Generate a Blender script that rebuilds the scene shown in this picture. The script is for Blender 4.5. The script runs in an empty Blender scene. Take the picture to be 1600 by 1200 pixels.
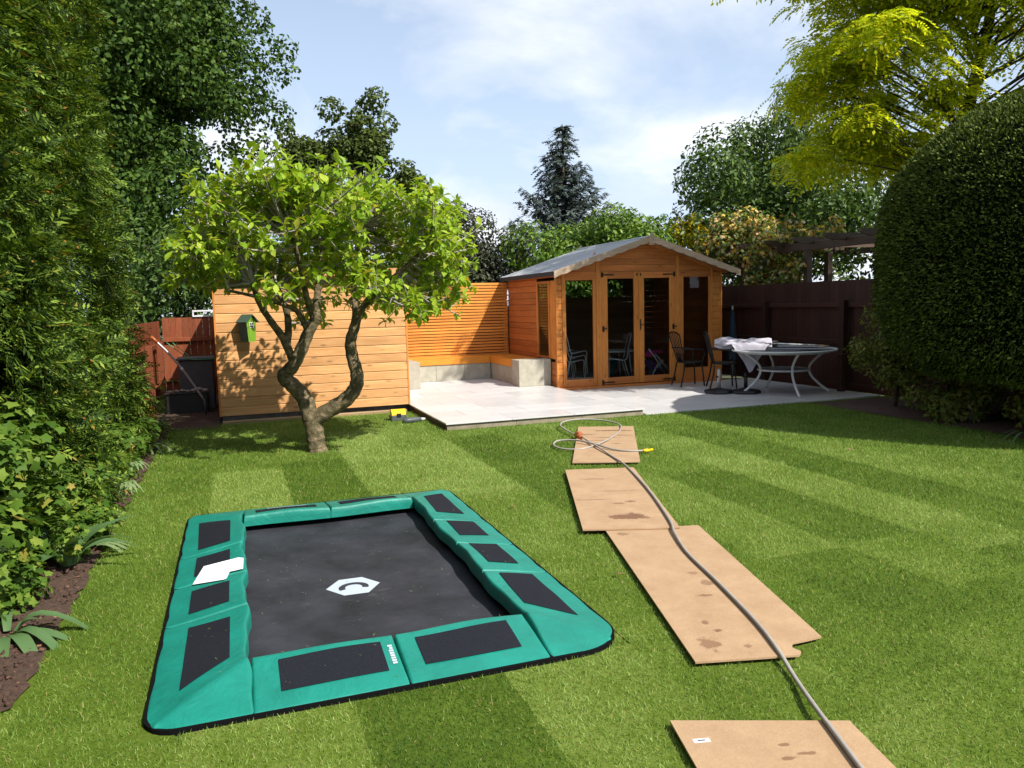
import bpy, bmesh, math, random
import numpy as np
from mathutils import Vector, Matrix

sc = bpy.context.scene
R = math.radians
# ------------------------------------------------------------------ camera
YAW, PITCH, ROLL = 0.34, 0.10262, 0.02475
cam_d = bpy.data.cameras.new("camera"); cam = bpy.data.objects.new("camera", cam_d)
sc.collection.objects.link(cam); sc.camera = cam
cam_d.sensor_width = 36.0; cam_d.lens = 36.0 * 1214.4 / 1600.0
cam_d.clip_start = 0.05; cam_d.clip_end = 2000.0
fw = Vector((math.sin(YAW) * math.cos(PITCH), math.cos(YAW) * math.cos(PITCH), -math.sin(PITCH)))
rt = Vector((math.cos(YAW), -math.sin(YAW), 0)); up = rt.cross(fw)
rt2 = rt * math.cos(ROLL) - up * math.sin(ROLL); up2 = rt * math.sin(ROLL) + up * math.cos(ROLL)
cam.matrix_world = Matrix(((rt2.x, up2.x, -fw.x, 0), (rt2.y, up2.y, -fw.y, 0), (rt2.z, up2.z, -fw.z, 1.6), (0, 0, 0, 1)))
# ------------------------------------------------------------------ sky and sun
SUN = Vector((0.52, -0.86, 1.0)).normalized()
EL = math.asin(SUN.z); AZ = math.atan2(SUN.x, SUN.y)
w = bpy.data.worlds.new("World"); sc.world = w; w.use_nodes = True
nt = w.node_tree; nt.nodes.clear()
def N(t, typ, **kw):
    n = t.nodes.new(typ)
    for k, v in kw.items():
        if k.startswith("i_"):
            key = k[2:]; key = int(key) if key.isdigit() else key
            n.inputs[key].default_value = v
        else: setattr(n, k, v)
    return n
out = N(nt, "ShaderNodeOutputWorld"); bg = N(nt, "ShaderNodeBackground", i_Strength=0.085)
sky = N(nt, "ShaderNodeTexSky", sky_type="NISHITA", sun_disc=False, sun_elevation=EL, sun_rotation=AZ, air_density=1.0, dust_density=0.6, ozone_density=1.4)
tc = N(nt, "ShaderNodeTexCoord"); sx = N(nt, "ShaderNodeSeparateXYZ")
nt.links.new(tc.outputs["Generated"], sx.inputs[0])
zc = N(nt, "ShaderNodeMath", operation="MAXIMUM", i_1=0.0); nt.links.new(sx.outputs[2], zc.inputs[0])
za = N(nt, "ShaderNodeMath", operation="ADD", i_1=0.28); nt.links.new(zc.outputs[0], za.inputs[0])
cx = N(nt, "ShaderNodeMath", operation="DIVIDE"); cy = N(nt, "ShaderNodeMath", operation="DIVIDE")
for i, c in ((0, cx), (1, cy)):
    nt.links.new(sx.outputs[i], c.inputs[0]); nt.links.new(za.outputs[0], c.inputs[1])
cv = N(nt, "ShaderNodeCombineXYZ", i_2=3.7)
nt.links.new(cx.outputs[0], cv.inputs[0]); nt.links.new(cy.outputs[0], cv.inputs[1])
cn = N(nt, "ShaderNodeTexNoise", i_Scale=1.35, i_Detail=9.0, i_Roughness=0.56, i_Distortion=0.35); nt.links.new(cv.outputs[0], cn.inputs["Vector"])
cr = N(nt, "ShaderNodeValToRGB"); cr.color_ramp.elements[0].position = 0.43; cr.color_ramp.elements[1].position = 0.64
nt.links.new(cn.outputs["Fac"], cr.inputs[0])
cn2 = N(nt, "ShaderNodeTexNoise", i_Scale=2.6, i_Detail=6.0, i_Roughness=0.5); nt.links.new(cv.outputs[0], cn2.inputs["Vector"])
cc = N(nt, "ShaderNodeValToRGB"); cc.color_ramp.elements[0].position = 0.36; cc.color_ramp.elements[1].position = 0.62
cc.color_ramp.elements[0].color = (6.9, 7.5, 8.6, 1); cc.color_ramp.elements[1].color = (10.0, 10.1, 10.3, 1)
nt.links.new(cn2.outputs["Fac"], cc.inputs[0])
hz = N(nt, "ShaderNodeMapRange", i_1=0.0, i_2=0.55, i_3=0.88, i_4=0.30); nt.links.new(zc.outputs[0], hz.inputs[0])
thin = N(nt, "ShaderNodeMixRGB"); nt.links.new(hz.outputs[0], thin.inputs[0]); thin.inputs[2].default_value = (6.6, 8.0, 10.2, 1)
nt.links.new(sky.outputs[0], thin.inputs[1])
mixc = N(nt, "ShaderNodeMixRGB"); nt.links.new(cr.outputs[0], mixc.inputs[0])
nt.links.new(thin.outputs[0], mixc.inputs[1]); nt.links.new(cc.outputs[0], mixc.inputs[2])
nt.links.new(mixc.outputs[0], bg.inputs[0]); nt.links.new(bg.outputs[0], out.inputs[0])
sun_d = bpy.data.lights.new("sun", "SUN"); sun_d.energy = 5.0; sun_d.angle = R(0.5); sun_d.color = (1.0, 0.955, 0.87)
sun = bpy.data.objects.new("sun", sun_d); sc.collection.objects.link(sun)
sun.rotation_euler = SUN.to_track_quat("Z", "Y").to_euler(); sun.location = (10, -10, 20)
vs = sc.view_settings; vs.view_transform = "Standard"; vs.look = "None"; vs.exposure = 0.54; vs.gamma = 1.0; vs.use_curve_mapping = False
sc.cycles.max_bounces = 5; sc.cycles.diffuse_bounces = 2; sc.cycles.glossy_bounces = 2
sc.cycles.transmission_bounces = 4; sc.cycles.transparent_max_bounces = 8
sc.cycles.use_denoising = True; sc.cycles.sample_clamp_indirect = 8.0

# ------------------------------------------------------------------ materials
MATS = {}
def newmat(name):
    m = bpy.data.materials.new(name); m.use_nodes = True; t = m.node_tree
    b = t.nodes["Principled BSDF"]; MATS[name] = m
    return m, t, b
def plain(name, col, rough=0.6, metal=0.0, noise=0.0, nscale=30.0, bump=0.0, spec=0.5):
    m, t, b = newmat(name)
    b.inputs["Base Color"].default_value = (*col, 1); b.inputs["Roughness"].default_value = rough; b.inputs["Metallic"].default_value = metal
    b.inputs["Specular IOR Level"].default_value = spec
    if noise or bump:
        c = N(t, "ShaderNodeTexCoord"); n = N(t, "ShaderNodeTexNoise", i_Scale=nscale, i_Detail=6.0, i_Roughness=0.62)
        t.links.new(c.outputs["Object"], n.inputs["Vector"])
        if noise:
            r = N(t, "ShaderNodeValToRGB")
            r.color_ramp.elements[0].position = 0.3; r.color_ramp.elements[1].position = 0.7
            r.color_ramp.elements[0].color = (*[x * (1 - noise) for x in col], 1)
            r.color_ramp.elements[1].color = (*[min(1, x * (1 + noise)) for x in col], 1)
            t.links.new(n.outputs["Fac"], r.inputs[0]); t.links.new(r.outputs[0], b.inputs["Base Color"])
        if bump:
            bp = N(t, "ShaderNodeBump", i_Strength=bump, i_Distance=0.01)
            t.links.new(n.outputs["Fac"], bp.inputs["Height"]); t.links.new(bp.outputs[0], b.inputs["Normal"])
    return m
def wood(name, col, dark, axis=0, rough=0.55, knots=1.0, var=0.16, scale=1.0):
    """grain runs along `axis`; every piece gets its own offset and tone"""
    m, t, b = newmat(name)
    c = N(t, "ShaderNodeTexCoord"); oi = N(t, "ShaderNodeObjectInfo")
    mul = N(t, "ShaderNodeMath", operation="MULTIPLY", i_1=37.0); t.links.new(oi.outputs["Random"], mul.inputs[0])
    add = N(t, "ShaderNodeVectorMath", operation="ADD"); t.links.new(c.outputs["Object"], add.inputs[0]); t.links.new(mul.outputs[0], add.inputs[1])
    s = [26.0 * scale] * 3; s[axis] = 1.3 * scale
    mp = N(t, "ShaderNodeMapping"); mp.inputs["Scale"].default_value = s; t.links.new(add.outputs[0], mp.inputs[0])
    n1 = N(t, "ShaderNodeTexNoise", i_Scale=1.6, i_Detail=7.0, i_Roughness=0.6, i_Distortion=1.1); t.links.new(mp.outputs[0], n1.inputs["Vector"])
    r1 = N(t, "ShaderNodeValToRGB"); r1.color_ramp.elements[0].position = 0.34; r1.color_ramp.elements[1].position = 0.66
    r1.color_ramp.elements[0].color = (*dark, 1); r1.color_ramp.elements[1].color = (*col, 1); t.links.new(n1.outputs["Fac"], r1.inputs[0])
    ks = [9.0] * 3; ks[axis] = 3.1
    mk = N(t, "ShaderNodeMapping"); mk.inputs["Scale"].default_value = ks; t.links.new(add.outputs[0], mk.inputs[0])
    vo = N(t, "ShaderNodeTexVoronoi", i_Scale=1.0, i_Randomness=1.0); t.links.new(mk.outputs[0], vo.inputs["Vector"])
    rk = N(t, "ShaderNodeValToRGB"); rk.color_ramp.elements[0].position = 0.05; rk.color_ramp.elements[1].position = 0.2
    rk.color_ramp.elements[0].color = (0.75 * knots,) * 3 + (1,); rk.color_ramp.elements[1].color = (0, 0, 0, 1); t.links.new(vo.outputs["Distance"], rk.inputs[0])
    mx = N(t, "ShaderNodeMixRGB"); mx.inputs[2].default_value = (*[x * 0.42 for x in dark], 1)
    t.links.new(rk.outputs[0], mx.inputs[0]); t.links.new(r1.outputs[0], mx.inputs[1])
    n2 = N(t, "ShaderNodeTexNoise", i_Scale=1.7, i_Detail=3.0); t.links.new(add.outputs[0], n2.inputs["Vector"])
    hs = N(t, "ShaderNodeHueSaturation"); mr = N(t, "ShaderNodeMapRange", i_3=1 - var, i_4=1 + var); t.links.new(oi.outputs["Random"], mr.inputs[0])
    mr2 = N(t, "ShaderNodeMapRange", i_1=0.3, i_2=0.7, i_3=0.86, i_4=1.1); t.links.new(n2.outputs["Fac"], mr2.inputs[0])
    mm = N(t, "ShaderNodeMath", operation="MULTIPLY"); t.links.new(mr.outputs[0], mm.inputs[0]); t.links.new(mr2.outputs[0], mm.inputs[1])
    t.links.new(mm.outputs[0], hs.inputs["Value"]); t.links.new(mx.outputs[0], hs.inputs["Color"]); t.links.new(hs.outputs[0], b.inputs["Base Color"])
    b.inputs["Roughness"].default_value = rough; b.inputs["Specular IOR Level"].default_value = 0.35
    bp = N(t, "ShaderNodeBump", i_Strength=0.25, i_Distance=0.004); t.links.new(n1.outputs["Fac"], bp.inputs["Height"]); t.links.new(bp.outputs[0], b.inputs["Normal"])
    return m
def leaf(name, stops, trans=0.35, rough=0.5, spec=0.3, tint=(1.25, 1.15, 0.45)):
    """stops: (position, colour) picked at random for every leaf; some light passes through the blade"""
    m, t, b = newmat(name)
    g = N(t, "ShaderNodeNewGeometry"); r = N(t, "ShaderNodeValToRGB"); el = r.color_ramp.elements
    while len(el) < len(stops): el.new(0.5)
    for e, (p, c) in zip(el, stops): e.position = p; e.color = (*c, 1)
    t.links.new(g.outputs["Random Per Island"], r.inputs[0]); t.links.new(r.outputs[0], b.inputs["Base Color"])
    b.inputs["Roughness"].default_value = rough; b.inputs["Specular IOR Level"].default_value = spec * 0.4
    tr = N(t, "ShaderNodeBsdfTranslucent"); mc = N(t, "ShaderNodeMixRGB", blend_type="MULTIPLY", i_Fac=1.0); mc.inputs[2].default_value = (*tint, 1)
    t.links.new(r.outputs[0], mc.inputs[1]); t.links.new(mc.outputs[0], tr.inputs[0])
    mx = N(t, "ShaderNodeMixShader", i_Fac=trans); o = t.nodes["Material Output"]
    t.links.new(b.outputs[0], mx.inputs[1]); t.links.new(tr.outputs[0], mx.inputs[2]); t.links.new(mx.outputs[0], o.inputs[0])
    return m
def pane(name, tint=(0.75, 0.8, 0.78), ior=1.5):
    m, t, b = newmat(name); t.nodes.remove(b)
    tr = N(t, "ShaderNodeBsdfTransparent"); tr.inputs[0].default_value = (*tint, 1)
    gl = N(t, "ShaderNodeBsdfGlossy", i_Roughness=0.01); fr = N(t, "ShaderNodeFresnel", i_IOR=ior); mx = N(t, "ShaderNodeMixShader")
    t.links.new(fr.outputs[0], mx.inputs[0]); t.links.new(tr.outputs[0], mx.inputs[1]); t.links.new(gl.outputs[0], mx.inputs[2])
    t.links.new(mx.outputs[0], t.nodes["Material Output"].inputs[0]); return m

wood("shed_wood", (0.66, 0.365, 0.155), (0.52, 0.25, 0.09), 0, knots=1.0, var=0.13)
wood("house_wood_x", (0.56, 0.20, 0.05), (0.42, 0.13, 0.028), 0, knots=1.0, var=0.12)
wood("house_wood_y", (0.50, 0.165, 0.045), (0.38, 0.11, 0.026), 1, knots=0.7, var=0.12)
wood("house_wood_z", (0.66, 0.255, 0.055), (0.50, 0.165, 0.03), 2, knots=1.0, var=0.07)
wood("slat_wood", (0.72, 0.28, 0.05), (0.60, 0.20, 0.03), 0, knots=0.3, var=0.15)
wood("bench_wood", (0.70, 0.27, 0.03), (0.62, 0.22, 0.022), 0, knots=0.1, var=0.05)
wood("grey_wood", (0.52, 0.40, 0.29), (0.40, 0.28, 0.19), 0, knots=0.5, var=0.1)
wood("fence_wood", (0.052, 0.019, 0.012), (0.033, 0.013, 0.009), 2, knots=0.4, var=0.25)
wood("left_fence_wood", (0.25, 0.068, 0.026), (0.17, 0.044, 0.016), 2, knots=0.4, var=0.2)
wood("pergola_wood", (0.13, 0.085, 0.06), (0.08, 0.05, 0.036), 1, knots=0.4, var=0.2)
wood("bearer_wood", (0.42, 0.30, 0.17), (0.30, 0.2, 0.1), 0, knots=0.4)
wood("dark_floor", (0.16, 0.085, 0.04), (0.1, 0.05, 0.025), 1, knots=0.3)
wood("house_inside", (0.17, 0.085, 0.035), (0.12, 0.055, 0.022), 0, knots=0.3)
plain("roof_felt", (0.36, 0.37, 0.375), 0.85, noise=0.22, nscale=60, bump=0.25)
plain("felt_edge", (0.03, 0.032, 0.035), 0.8)
plain("iron", (0.012, 0.011, 0.011), 0.45, 0.3)
plain("concrete", (0.37, 0.345, 0.275), 0.8, noise=0.18, nscale=7, bump=0.15)
plain("concrete_dark", (0.17, 0.15, 0.125), 0.8, noise=0.3, nscale=9, bump=0.2)
pm = plain("porcelain", (0.59, 0.575, 0.57), 0.33, noise=0.07, nscale=5)
_t = pm.node_tree; _oi = N(_t, "ShaderNodeObjectInfo"); _mr = N(_t, "ShaderNodeMapRange", i_3=0.88, i_4=1.06); _t.links.new(_oi.outputs["Random"], _mr.inputs[0])
_hs = N(_t, "ShaderNodeHueSaturation"); _t.links.new(_mr.outputs[0], _hs.inputs["Value"]); _bs = _t.nodes["Principled BSDF"]; _src = _bs.inputs["Base Color"].links[0].from_socket
_t.links.new(_src, _hs.inputs["Color"]); _t.links.new(_hs.outputs[0], _bs.inputs["Base Color"])
plain("grout", (0.27, 0.26, 0.25), 0.9)
plain("riser", (0.25, 0.21, 0.145), 0.7, noise=0.25, nscale=8, bump=0.1)
plain("riser_dark", (0.055, 0.035, 0.02), 0.7, noise=0.3, nscale=9)
plain("white_metal", (0.62, 0.63, 0.64), 0.4, noise=0.06, nscale=20)
plain("grey_metal", (0.36, 0.37, 0.38), 0.35, 0.3)
plain("black_plastic", (0.012, 0.012, 0.014), 0.4)
plain("grey_plastic", (0.075, 0.085, 0.095), 0.5, noise=0.2, nscale=10)
plain("yellow_plastic", (0.82, 0.50, 0.012), 0.4)
plain("white_paper", (0.86, 0.86, 0.87), 0.7)
plain("white_print", (0.46, 0.52, 0.60), 0.6)
plain("brown_plastic", (0.33, 0.09, 0.02), 0.45)
plain("hose_grey", (0.33, 0.30, 0.265), 0.42, noise=0.12, nscale=12)
plain("fabric_grey", (0.42, 0.40, 0.46), 0.85, noise=0.12, nscale=9, bump=0.1)
plain("blue_fabric", (0.010, 0.026, 0.05), 0.8)
plain("pink_fabric", (0.62, 0.05, 0.24), 0.7); plain("violet_fabric", (0.16, 0.09, 0.30), 0.7); plain("teal_fabric", (0.05, 0.22, 0.3), 0.7)
plain("green_paint", (0.14, 0.27, 0.016), 0.5, noise=0.1, nscale=14); plain("dark_green_paint_and_shade", (0.03, 0.075, 0.05), 0.6)
plain("stone", (0.34, 0.30, 0.26), 0.8, noise=0.3, nscale=20, bump=0.4)
plain("soil", (0.062, 0.033, 0.021), 0.95, noise=0.45, nscale=35, bump=1.0)
plain("bark_chip", (0.22, 0.10, 0.052), 0.9, noise=0.35, nscale=40)
plain("green_string", (0.05, 0.32, 0.12), 0.5)
plain("earth", (0.07, 0.075, 0.03), 0.95, noise=0.4, nscale=3, bump=0.5)
pane("glass"); pane("table_glass", (0.22, 0.23, 0.25))

def tramp_pvc():
    m, t, b = newmat("green_pvc")
    c = N(t, "ShaderNodeTexCoord"); n = N(t, "ShaderNodeTexNoise", i_Scale=3.2, i_Detail=9.0, i_Roughness=0.7); t.links.new(c.outputs["Object"], n.inputs["Vector"])
    r = N(t, "ShaderNodeValToRGB"); e = r.color_ramp.elements
    e[0].position = 0.3; e[0].color = (0.003, 0.155, 0.115, 1); e[1].position = 0.64; e[1].color = (0.006, 0.225, 0.17, 1)
    x = e.new(0.69); x.color = (0.02, 0.26, 0.19, 1); x2 = e.new(0.76); x2.color = (0.20, 0.30, 0.21, 1)
    t.links.new(n.outputs["Fac"], r.inputs[0]); t.links.new(r.outputs[0], b.inputs["Base Color"]); b.inputs["Roughness"].default_value = 0.5
    n2 = N(t, "ShaderNodeTexNoise", i_Scale=7.0, i_Detail=7.0, i_Roughness=0.6, i_Distortion=1.6); t.links.new(c.outputs["Object"], n2.inputs["Vector"])
    bp = N(t, "ShaderNodeBump", i_Strength=0.35, i_Distance=0.02); t.links.new(n2.outputs["Fac"], bp.inputs["Height"]); t.links.new(bp.outputs[0], b.inputs["Normal"])
tramp_pvc()
def mat_mesh():
    m, t, b = newmat("bounce_mat")
    c = N(t, "ShaderNodeTexCoord"); n = N(t, "ShaderNodeTexNoise", i_Scale=2.4, i_Detail=8.0, i_Roughness=0.65); t.links.new(c.outputs["Object"], n.inputs["Vector"])
    mp = N(t, "ShaderNodeMapping"); mp.inputs["Scale"].default_value = (9, 30, 9); mp.inputs["Rotation"].default_value = (0, 0, 0.35); t.links.new(c.outputs["Object"], mp.inputs[0])
    n2 = N(t, "ShaderNodeTexNoise", i_Scale=1.0, i_Detail=5.0, i_Distortion=0.8); t.links.new(mp.outputs[0], n2.inputs["Vector"])
    r = N(t, "ShaderNodeValToRGB"); e = r.color_ramp.elements
    e[0].position = 0.32; e[0].color = (0.016, 0.017, 0.020, 1); e[1].position = 0.70; e[1].color = (0.048, 0.049, 0.060, 1)
    t.links.new(n.outputs["Fac"], r.inputs[0])
    r2 = N(t, "ShaderNodeValToRGB"); e = r2.color_ramp.elements
    e[0].position = 0.66; e[0].color = (0, 0, 0, 1); e[1].position = 0.80; e[1].color = (0.55, 0.55, 0.55, 1); t.links.new(n2.outputs["Fac"], r2.inputs[0])
    mx = N(t, "ShaderNodeMixRGB"); mx.inputs[2].default_value = (0.22, 0.21, 0.20, 1)
    mul = N(t, "ShaderNodeMath", operation="MULTIPLY"); t.links.new(r2.outputs[0], mul.inputs[0]); t.links.new(n.outputs["Fac"], mul.inputs[1])
    t.links.new(mul.outputs[0], mx.inputs[0]); t.links.new(r.outputs[0], mx.inputs[1]); t.links.new(mx.outputs[0], b.inputs["Base Color"])
    b.inputs["Roughness"].default_value = 0.6; b.inputs["Specular IOR Level"].default_value = 0.2
mat_mesh()
plain("pad_panel", (0.013, 0.014, 0.020), 0.8, noise=0.4, nscale=160, bump=0.3, spec=0.15)
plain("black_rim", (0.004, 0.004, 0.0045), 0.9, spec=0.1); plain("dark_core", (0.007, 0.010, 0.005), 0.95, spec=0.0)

def hardboard(name, spots):
    """tan fibre board with damp marks and muddy prints; spots: (x, y, rx, ry, strength) in board space"""
    m, t, b = newmat(name)
    c = N(t, "ShaderNodeTexCoord"); n = N(t, "ShaderNodeTexNoise", i_Scale=4.0, i_Detail=9.0, i_Roughness=0.7); t.links.new(c.outputs["Object"], n.inputs["Vector"])
    r = N(t, "ShaderNodeValToRGB"); e = r.color_ramp.elements
    e[0].position = 0.3; e[0].color = (0.36, 0.225, 0.125, 1); e[1].position = 0.7; e[1].color = (0.47, 0.315, 0.185, 1); t.links.new(n.outputs["Fac"], r.inputs[0])
    nf = N(t, "ShaderNodeTexNoise", i_Scale=150.0, i_Detail=4.0, i_Roughness=0.8); t.links.new(c.outputs["Object"], nf.inputs["Vector"])
    mf = N(t, "ShaderNodeMapRange", i_1=0.3, i_2=0.7, i_3=0.80, i_4=1.14); t.links.new(nf.outputs["Fac"], mf.inputs[0])
    hv = N(t, "ShaderNodeHueSaturation"); t.links.new(mf.outputs[0], hv.inputs["Value"]); t.links.new(r.outputs[0], hv.inputs["Color"])
    nd = N(t, "ShaderNodeTexNoise", i_Scale=6.0, i_Detail=12.0, i_Roughness=0.8, i_Distortion=0.4); t.links.new(c.outputs["Object"], nd.inputs["Vector"])
    md = N(t, "ShaderNodeMapRange", i_1=0.60, i_2=0.72, i_3=0.0, i_4=0.55); t.links.new(nd.outputs["Fac"], md.inputs[0])
    xd = N(t, "ShaderNodeMixRGB"); xd.inputs[2].default_value = (0.17, 0.085, 0.045, 1); t.links.new(md.outputs[0], xd.inputs[0]); t.links.new(hv.outputs[0], xd.inputs[1])
    last = xd.outputs[0]
    ns = N(t, "ShaderNodeTexNoise", i_Scale=16.0, i_Detail=8.0, i_Roughness=0.75); t.links.new(c.outputs["Object"], ns.inputs["Vector"])
    for (x, y, rx, ry, st) in spots:
        mp = N(t, "ShaderNodeMapping"); mp.inputs["Location"].default_value = (-x / rx, -y / ry, 0); mp.inputs["Scale"].default_value = (1 / rx, 1 / ry, 0); t.links.new(c.outputs["Object"], mp.inputs[0])
        ad = N(t, "ShaderNodeVectorMath", operation="ADD"); sub = N(t, "ShaderNodeVectorMath", operation="SUBTRACT"); sub.inputs[1].default_value = (0.5, 0.5, 0.5)
        t.links.new(ns.outputs["Color"], sub.inputs[0]); sca = N(t, "ShaderNodeVectorMath", operation="SCALE", i_3=3.2); t.links.new(sub.outputs[0], sca.inputs[0])
        t.links.new(mp.outputs[0], ad.inputs[0]); t.links.new(sca.outputs[0], ad.inputs[1])
        ln = N(t, "ShaderNodeVectorMath", operation="LENGTH"); t.links.new(ad.outputs[0], ln.inputs[0])
        rr = N(t, "ShaderNodeMapRange", i_1=1.0, i_2=0.75, i_3=0.0, i_4=min(1.0, st * 1.15)); t.links.new(ln.outputs["Value"], rr.inputs[0])
        mx = N(t, "ShaderNodeMixRGB"); mx.inputs[2].default_value = (0.15, 0.068, 0.035, 1)
        t.links.new(rr.outputs[0], mx.inputs[0]); t.links.new(last, mx.inputs[1]); last = mx.outputs[0]
    t.links.new(last, b.inputs["Base Color"]); b.inputs["Roughness"].default_value = 0.6
    b.inputs["Specular IOR Level"].default_value = 0.25
def bark(name, c1, c2, moss):
    m, t, b = newmat(name)
    c = N(t, "ShaderNodeTexCoord"); mp = N(t, "ShaderNodeMapping"); mp.inputs["Scale"].default_value = (11, 11, 13); t.links.new(c.outputs["Object"], mp.inputs[0])
    n = N(t, "ShaderNodeTexNoise", i_Scale=1.0, i_Detail=10.0, i_Roughness=0.75); t.links.new(mp.outputs[0], n.inputs["Vector"])
    r = N(t, "ShaderNodeValToRGB"); e = r.color_ramp.elements
    e[0].position = 0.34; e[0].color = (*c1, 1); e[1].position = 0.62; e[1].color = (*c2, 1); x = e.new(0.5); x.color = (*moss, 1)
    t.links.new(n.outputs["Fac"], r.inputs[0]); t.links.new(r.outputs[0], b.inputs["Base Color"]); b.inputs["Roughness"].default_value = 0.85
    bp = N(t, "ShaderNodeBump", i_Strength=1.0, i_Distance=0.04); t.links.new(n.outputs["Fac"], bp.inputs["Height"]); t.links.new(bp.outputs[0], b.inputs["Normal"])
bark("magnolia_bark", (0.045, 0.032, 0.018), (0.30, 0.215, 0.13), (0.12, 0.098, 0.045))
bark("twig_bark", (0.27, 0.24, 0.20), (0.56, 0.52, 0.46), (0.42, 0.38, 0.32))
bark("dark_bark", (0.03, 0.024, 0.018), (0.1, 0.08, 0.06), (0.06, 0.05, 0.035))

# turf: each roll has its own tone, carried by the object (strip) or the blade (colour attribute)
def turf_mat(name, src):
    m, t, b = newmat(name)
    a = N(t, "ShaderNodeAttribute", attribute_type="OBJECT" if src == "OBJECT" else "GEOMETRY", attribute_name="tone")
    g = N(t, "ShaderNodeNewGeometry"); n = N(t, "ShaderNodeTexNoise", i_Scale=1.5, i_Detail=7.0, i_Roughness=0.66); t.links.new(g.outputs["Position"], n.inputs["Vector"])
    n3 = N(t, "ShaderNodeTexNoise", i_Scale=38.0, i_Detail=3.0); t.links.new(g.outputs["Position"], n3.inputs["Vector"])
    r = N(t, "ShaderNodeValToRGB"); e = r.color_ramp.elements
    e[0].position = 0.0; e[0].color = (0.042, 0.105, 0.010, 1); e[1].position = 1.0; e[1].color = (0.35, 0.48, 0.13, 1)
    x = e.new(0.5); x.color = (0.148, 0.252, 0.029, 1)
    f = N(t, "ShaderNodeMath", operation="MULTIPLY_ADD", i_1=0.66, i_2=-0.33); t.links.new(n.outputs["Fac"], f.inputs[0])
    f2 = N(t, "ShaderNodeMath", operation="MULTIPLY_ADD", i_1=0.5, i_2=-0.25); t.links.new(n3.outputs["Fac"], f2.inputs[0])
    s1 = N(t, "ShaderNodeMath", operation="ADD"); t.links.new(a.outputs["Fac"], s1.inputs[0]); t.links.new(f.outputs[0], s1.inputs[1])
    s2 = N(t, "ShaderNodeMath", operation="ADD"); t.links.new(s1.outputs[0], s2.inputs[0]); t.links.new(f2.outputs[0], s2.inputs[1])
    last = s2.outputs[0]
    if src != "OBJECT":
        f3 = N(t, "ShaderNodeMath", operation="MULTIPLY_ADD", i_1=0.60, i_2=-0.27); t.links.new(g.outputs["Random Per Island"], f3.inputs[0])
        s3 = N(t, "ShaderNodeMath", operation="ADD"); t.links.new(last, s3.inputs[0]); t.links.new(f3.outputs[0], s3.inputs[1]); last = s3.outputs[0]
    t.links.new(last, r.inputs[0])
    if src == "OBJECT":
        dk = N(t, "ShaderNodeMixRGB", blend_type="MULTIPLY", i_Fac=1.0); dk.inputs[2].default_value = (0.60, 0.52, 0.5, 1)
        t.links.new(r.outputs[0], dk.inputs[1]); t.links.new(dk.outputs[0], b.inputs["Base Color"])
        b.inputs["Roughness"].default_value = 0.9; b.inputs["Specular IOR Level"].default_value = 0.1
        bp = N(t, "ShaderNodeBump", i_Strength=0.8, i_Distance=0.01); t.links.new(n3.outputs["Fac"], bp.inputs["Height"]); t.links.new(bp.outputs[0], b.inputs["Normal"])
    else:
        # a few straw-dry blades
        st = N(t, "ShaderNodeMath", operation="GREATER_THAN", i_1=0.955); t.links.new(g.outputs["Random Per Island"], st.inputs[0])
        mx = N(t, "ShaderNodeMixRGB"); mx.inputs[2].default_value = (0.42, 0.36, 0.14, 1); t.links.new(st.outputs[0], mx.inputs[0]); t.links.new(r.outputs[0], mx.inputs[1])
        t.links.new(mx.outputs[0], b.inputs["Base Color"]); b.inputs["Roughness"].default_value = 0.55; b.inputs["Specular IOR Level"].default_value = 0.25
        tr = N(t, "ShaderNodeBsdfTranslucent"); t.links.new(mx.outputs[0], tr.inputs[0]); ms = N(t, "ShaderNodeMixShader", i_Fac=0.3)
        t.links.new(b.outputs[0], ms.inputs[1]); t.links.new(tr.outputs[0], ms.inputs[2]); t.links.new(ms.outputs[0], t.nodes["Material Output"].inputs[0])
turf_mat("turf", "OBJECT"); turf_mat("grass_blade", "GEOMETRY")

leaf("thuja_leaf", [(0, (0.014, 0.030, 0.005)), (0.42, (0.042, 0.082, 0.011)), (0.78, (0.11, 0.18, 0.022)), (0.975, (0.25, 0.34, 0.05)), (1.0, (0.30, 0.12, 0.03))], 0.25, 0.55)
leaf("yew_leaf", [(0, (0.030, 0.052, 0.011)), (0.6, (0.075, 0.112, 0.020)), (1.0, (0.19, 0.235, 0.045))], 0.15, 0.6)
leaf("magnolia_leaf", [(0, (0.14, 0.26, 0.018)), (0.5, (0.29, 0.44, 0.034)), (0.95, (0.44, 0.54, 0.07)), (1.0, (0.50, 0.36, 0.06))], 0.42, 0.42, 0.4)
leaf("oak_leaf", [(0, (0.022, 0.050, 0.010)), (0.6, (0.055, 0.108, 0.018)), (1.0, (0.12, 0.19, 0.035))], 0.28, 0.5)
leaf("pear_leaf", [(0, (0.035, 0.055, 0.014)), (0.6, (0.075, 0.11, 0.024)), (1.0, (0.15, 0.19, 0.05))], 0.3, 0.45)
leaf("spruce_needle", [(0, (0.030, 0.045, 0.040)), (0.6, (0.065, 0.09, 0.08)), (1.0, (0.15, 0.18, 0.155))], 0.1, 0.6)
leaf("laurel_leaf", [(0, (0.05, 0.11, 0.014)), (0.6, (0.12, 0.215, 0.026)), (1.0, (0.24, 0.35, 0.06))], 0.35, 0.35, 0.5)
leaf("plum_leaf", [(0, (0.022, 0.022, 0.018)), (0.5, (0.05, 0.06, 0.03)), (0.85, (0.10, 0.12, 0.06)), (1.0, (0.2, 0.17, 0.15))], 0.25, 0.45)
leaf("apple_leaf", [(0, (0.025, 0.055, 0.012)), (0.6, (0.060, 0.115, 0.021)), (1.0, (0.15, 0.225, 0.055))], 0.3, 0.42, 0.5)
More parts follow.
